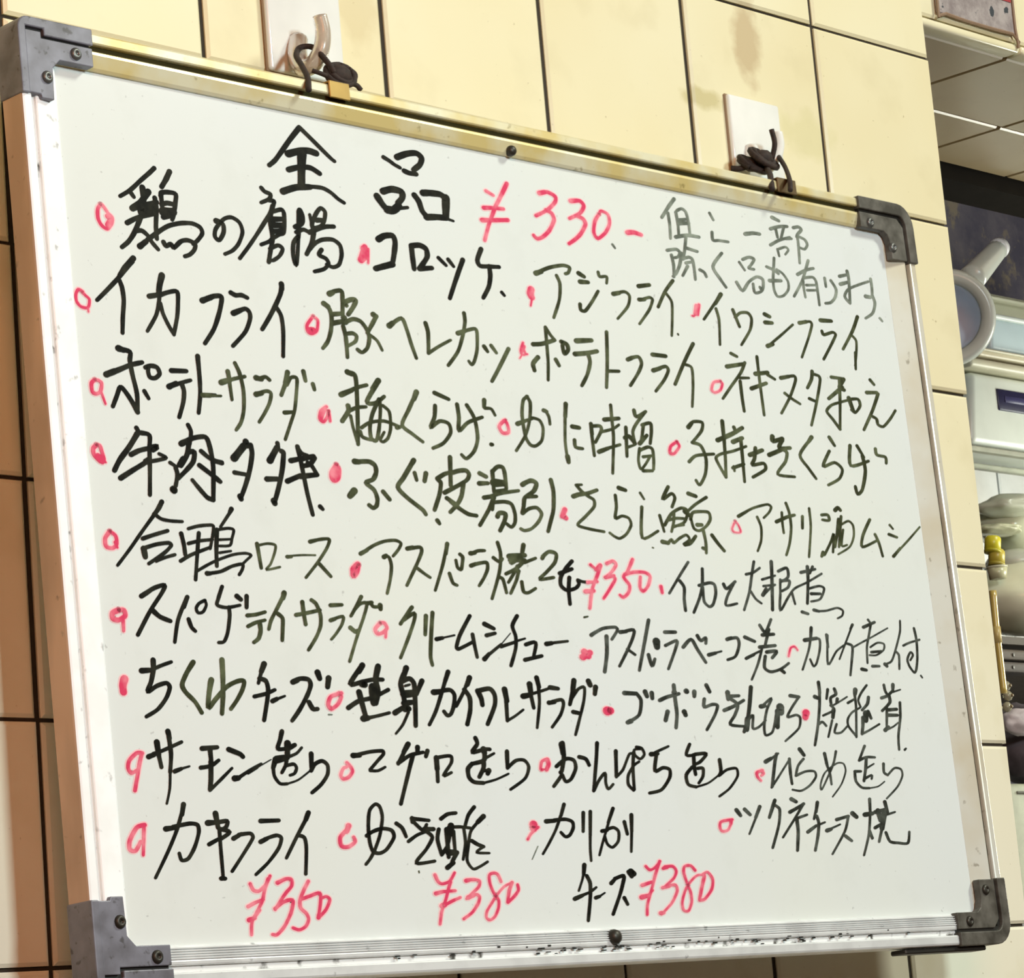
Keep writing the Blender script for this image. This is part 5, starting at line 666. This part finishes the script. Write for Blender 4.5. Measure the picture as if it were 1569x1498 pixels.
for line in INKDATA.strip().split('\n'):
    c, kind, rest = line.split(' ', 2)
    V, Fc, V2, F2 = [], [], [], []
    for s in rest.split('|'):
        t = s.split(); w = int(t[0]) * (1.13 - 0.24 * min(1.0, max(0.0, (int(t[2].split(',')[0]) / 1e4 - 0.2) / 0.3))) / 1e5; kk = int(t[1])
        pts = [tuple(int(q) / 1e4 for q in p.split(',')) for p in t[2:]]
        sn += 1
        y = DP - 0.00012 - (sn % 60) * 2.5e-6
        if c == 'r': ribbon(pts, w + 0.0011, kk, DP - 0.00006 - (sn % 60) * 4e-7, V2, F2, sn)
        ribbon(pts, w, kk, y, V, Fc, sn)
    if c == 'k' and sum(v[0] for v in V) / len(V) > 0.36: c = 's'  # black ink towards the right takes the light-washed grey
    o = obj(NAM[kind], (V, Fc), INK[c], wb_)
    if LAB[kind]: o['label'] = LAB[kind]
    if V2: obj('ink_bleed', (V2, F2), M_halo, o)
# ---------------------------------------------------------------- hooks, cords, tabs
def hook(label, xL, xR, zT, zB, jpts, jr_, jm, tip):
    t = thing('wall_hook', label, 'hook', ((xL + xR) / 2, 0, (zT + zB) / 2))
    L = t.location
    ob = obj('plate', box(Vector((xL, -0.0038, zB)) - L, Vector((xR, -0.0002, zT)) - L, 0.0016, 3), M_acr, t, True)
    ob = obj('plate_edge', box(Vector((xL - .0006, -0.0015, zB - .0006)) - L, Vector((xR + .0006, -0.0002, zT + .0006)) - L, 0.0006, 1), plain('grimy_adhesive', (0.30, 0.19, 0.10), 0.6), t)
    obj('hook_arm', tube([Vector(p) - L for p in jpts], jr_, 14, 8, rr=lambda s: 1.15 - 0.35 * s), jm, t, True)
    return t
h1j = [at(456, 62, -.004), at(456, 84, -.008), at(464, 103, -.012), at(480, 98, -.018), at(492, 76, -.022), at(495, 50, -.023), at(490, 24, -.023)]
hook('clear plastic hook with an upturned arm, left of the two above the board', 0.1525, 0.2000, 0.000, -0.099, h1j, 0.0042, M_hook, None)
h2j = [at(1150, 228, -.004), at(1156, 248, -.008), at(1172, 258, -.014), at(1186, 246, -.019), at(1193, 224, -.021), at(1191, 203, -.021)]
hook('clear square plastic hook with a short arm, right of the two above the board', 0.4872, 0.5305, -0.0545, -0.099, h2j, 0.0036, M_acr, None)
dt = [at(1183, 200, -.0265), at(1187, 222, -.0265), at(1182, 243, -.024)]
def cord(label, loops, knot, r):
    o0 = Vector(knot[0][0])
    t = thing('cord', label, 'cord', o0)
    for q, (pts, rr_) in enumerate(loops):
        obj(('hanging_loop', 'loose_end', 'loose_end', 'loose_end')[min(q, 3)], tube([Vector(p) - o0 for p in pts], rr_, 8, 6), M_cord, t, True)
    bm = bmesh.new()
    for ctr, a, b, c_, seed in knot:
        for k_ in range(9):
            ph = random.uniform(0, 6.28); tl = random.uniform(-0.9, 0.9); P3 = []
            for s in range(13):
                an = ph + s * 2 * math.pi / 12
                v = Vector((a * math.cos(an), b * math.sin(an) * math.cos(tl), c_ * math.sin(an) + 0.5 * c_ * math.sin(tl) * math.cos(an)))
                P3.append(Vector(ctr) - o0 + v * (0.72 + 0.28 * math.sin(k_ * 2.1)))
            tube(P3, r, 6, 2, bm)
        r_ = bmesh.ops.create_icosphere(bm, subdivisions=2, radius=1)
        for v in r_['verts']: v.co = Vector((v.co.x * a * .8, v.co.y * b * .8, v.co.z * c_ * .8)) + Vector(ctr) - o0
    obj('knot', bm, M_cord, t, True)
    return t
def bpt(x, d, z): return MB @ Vector((x, d, z))
t1 = bpt(0.1795, -0.002, 0.0)
cord('dark brown cord knotted beside the left hook, tied to the board rail',
     [([at(473, 138, -.042), at(471, 118, -.036), at(462, 100, -.026), at(454, 85, -.018), at(460, 73, -.014), at(478, 72, -.018), at(492, 84, -.024), at(505, 100, -.028), at(512, 112, -.030)], 0.0014),
      ([at(500, 116, -.030), at(490, 112, -.030), at(478, 108, -.028)], 0.0011),
      ([at(535, 105, -.028), at(545, 115, -.028), at(541, 130, -.028)], 0.0010),
      ([at(528, 128, -.028), at(545, 130, -.026), at(553, 138, -.026)], 0.0012)],
     [(at(521, 115, -.028), 0.0085, 0.005, 0.0062, 1)], 0.0013)
cord('dark brown cord wound round the right hook, tied to the board rail',
     [([at(1175, 258, -.022), at(1180, 268, -.036), at(1183, 290, -.046)], 0.0016),
      ([at(1193, 240, -.022), at(1203, 256, -.034), at(1210, 276, -.048), at(1211, 292, -.051)], 0.0013),
      ([at(1120, 258, -.010), at(1135, 258, -.014), at(1150, 252, -.018)], 0.0016),
      ([at(1182, 198, -.0265), at(1187, 220, -.0265), at(1183, 243, -.024)], 0.0014)],
     [(at(1153, 252, -.016), 0.0085, 0.006, 0.0050, 5), (at(1170, 243, -.021), 0.0085, 0.006, 0.0062, 9)], 0.0016)
# brass tabs folded over the top rail (parts of the board)
def tab(xc, w, mat):
    bm = box((xc - w / 2, -0.0012, -0.0068), (xc + w / 2, -0.0002, 0.0010), 0.0003)
    box((xc - w / 2, -0.0012, 0.0003), (xc + w / 2, 0.012, 0.0012), 0.0003, bm=bm)
    ob = obj('hanging_tab', bm, mat, wb_); ob['label'] = 'brass hanging tab'
tab(0.1800, 0.0125, M_brass); tab(0.4968, 0.0150, M_brass_d)
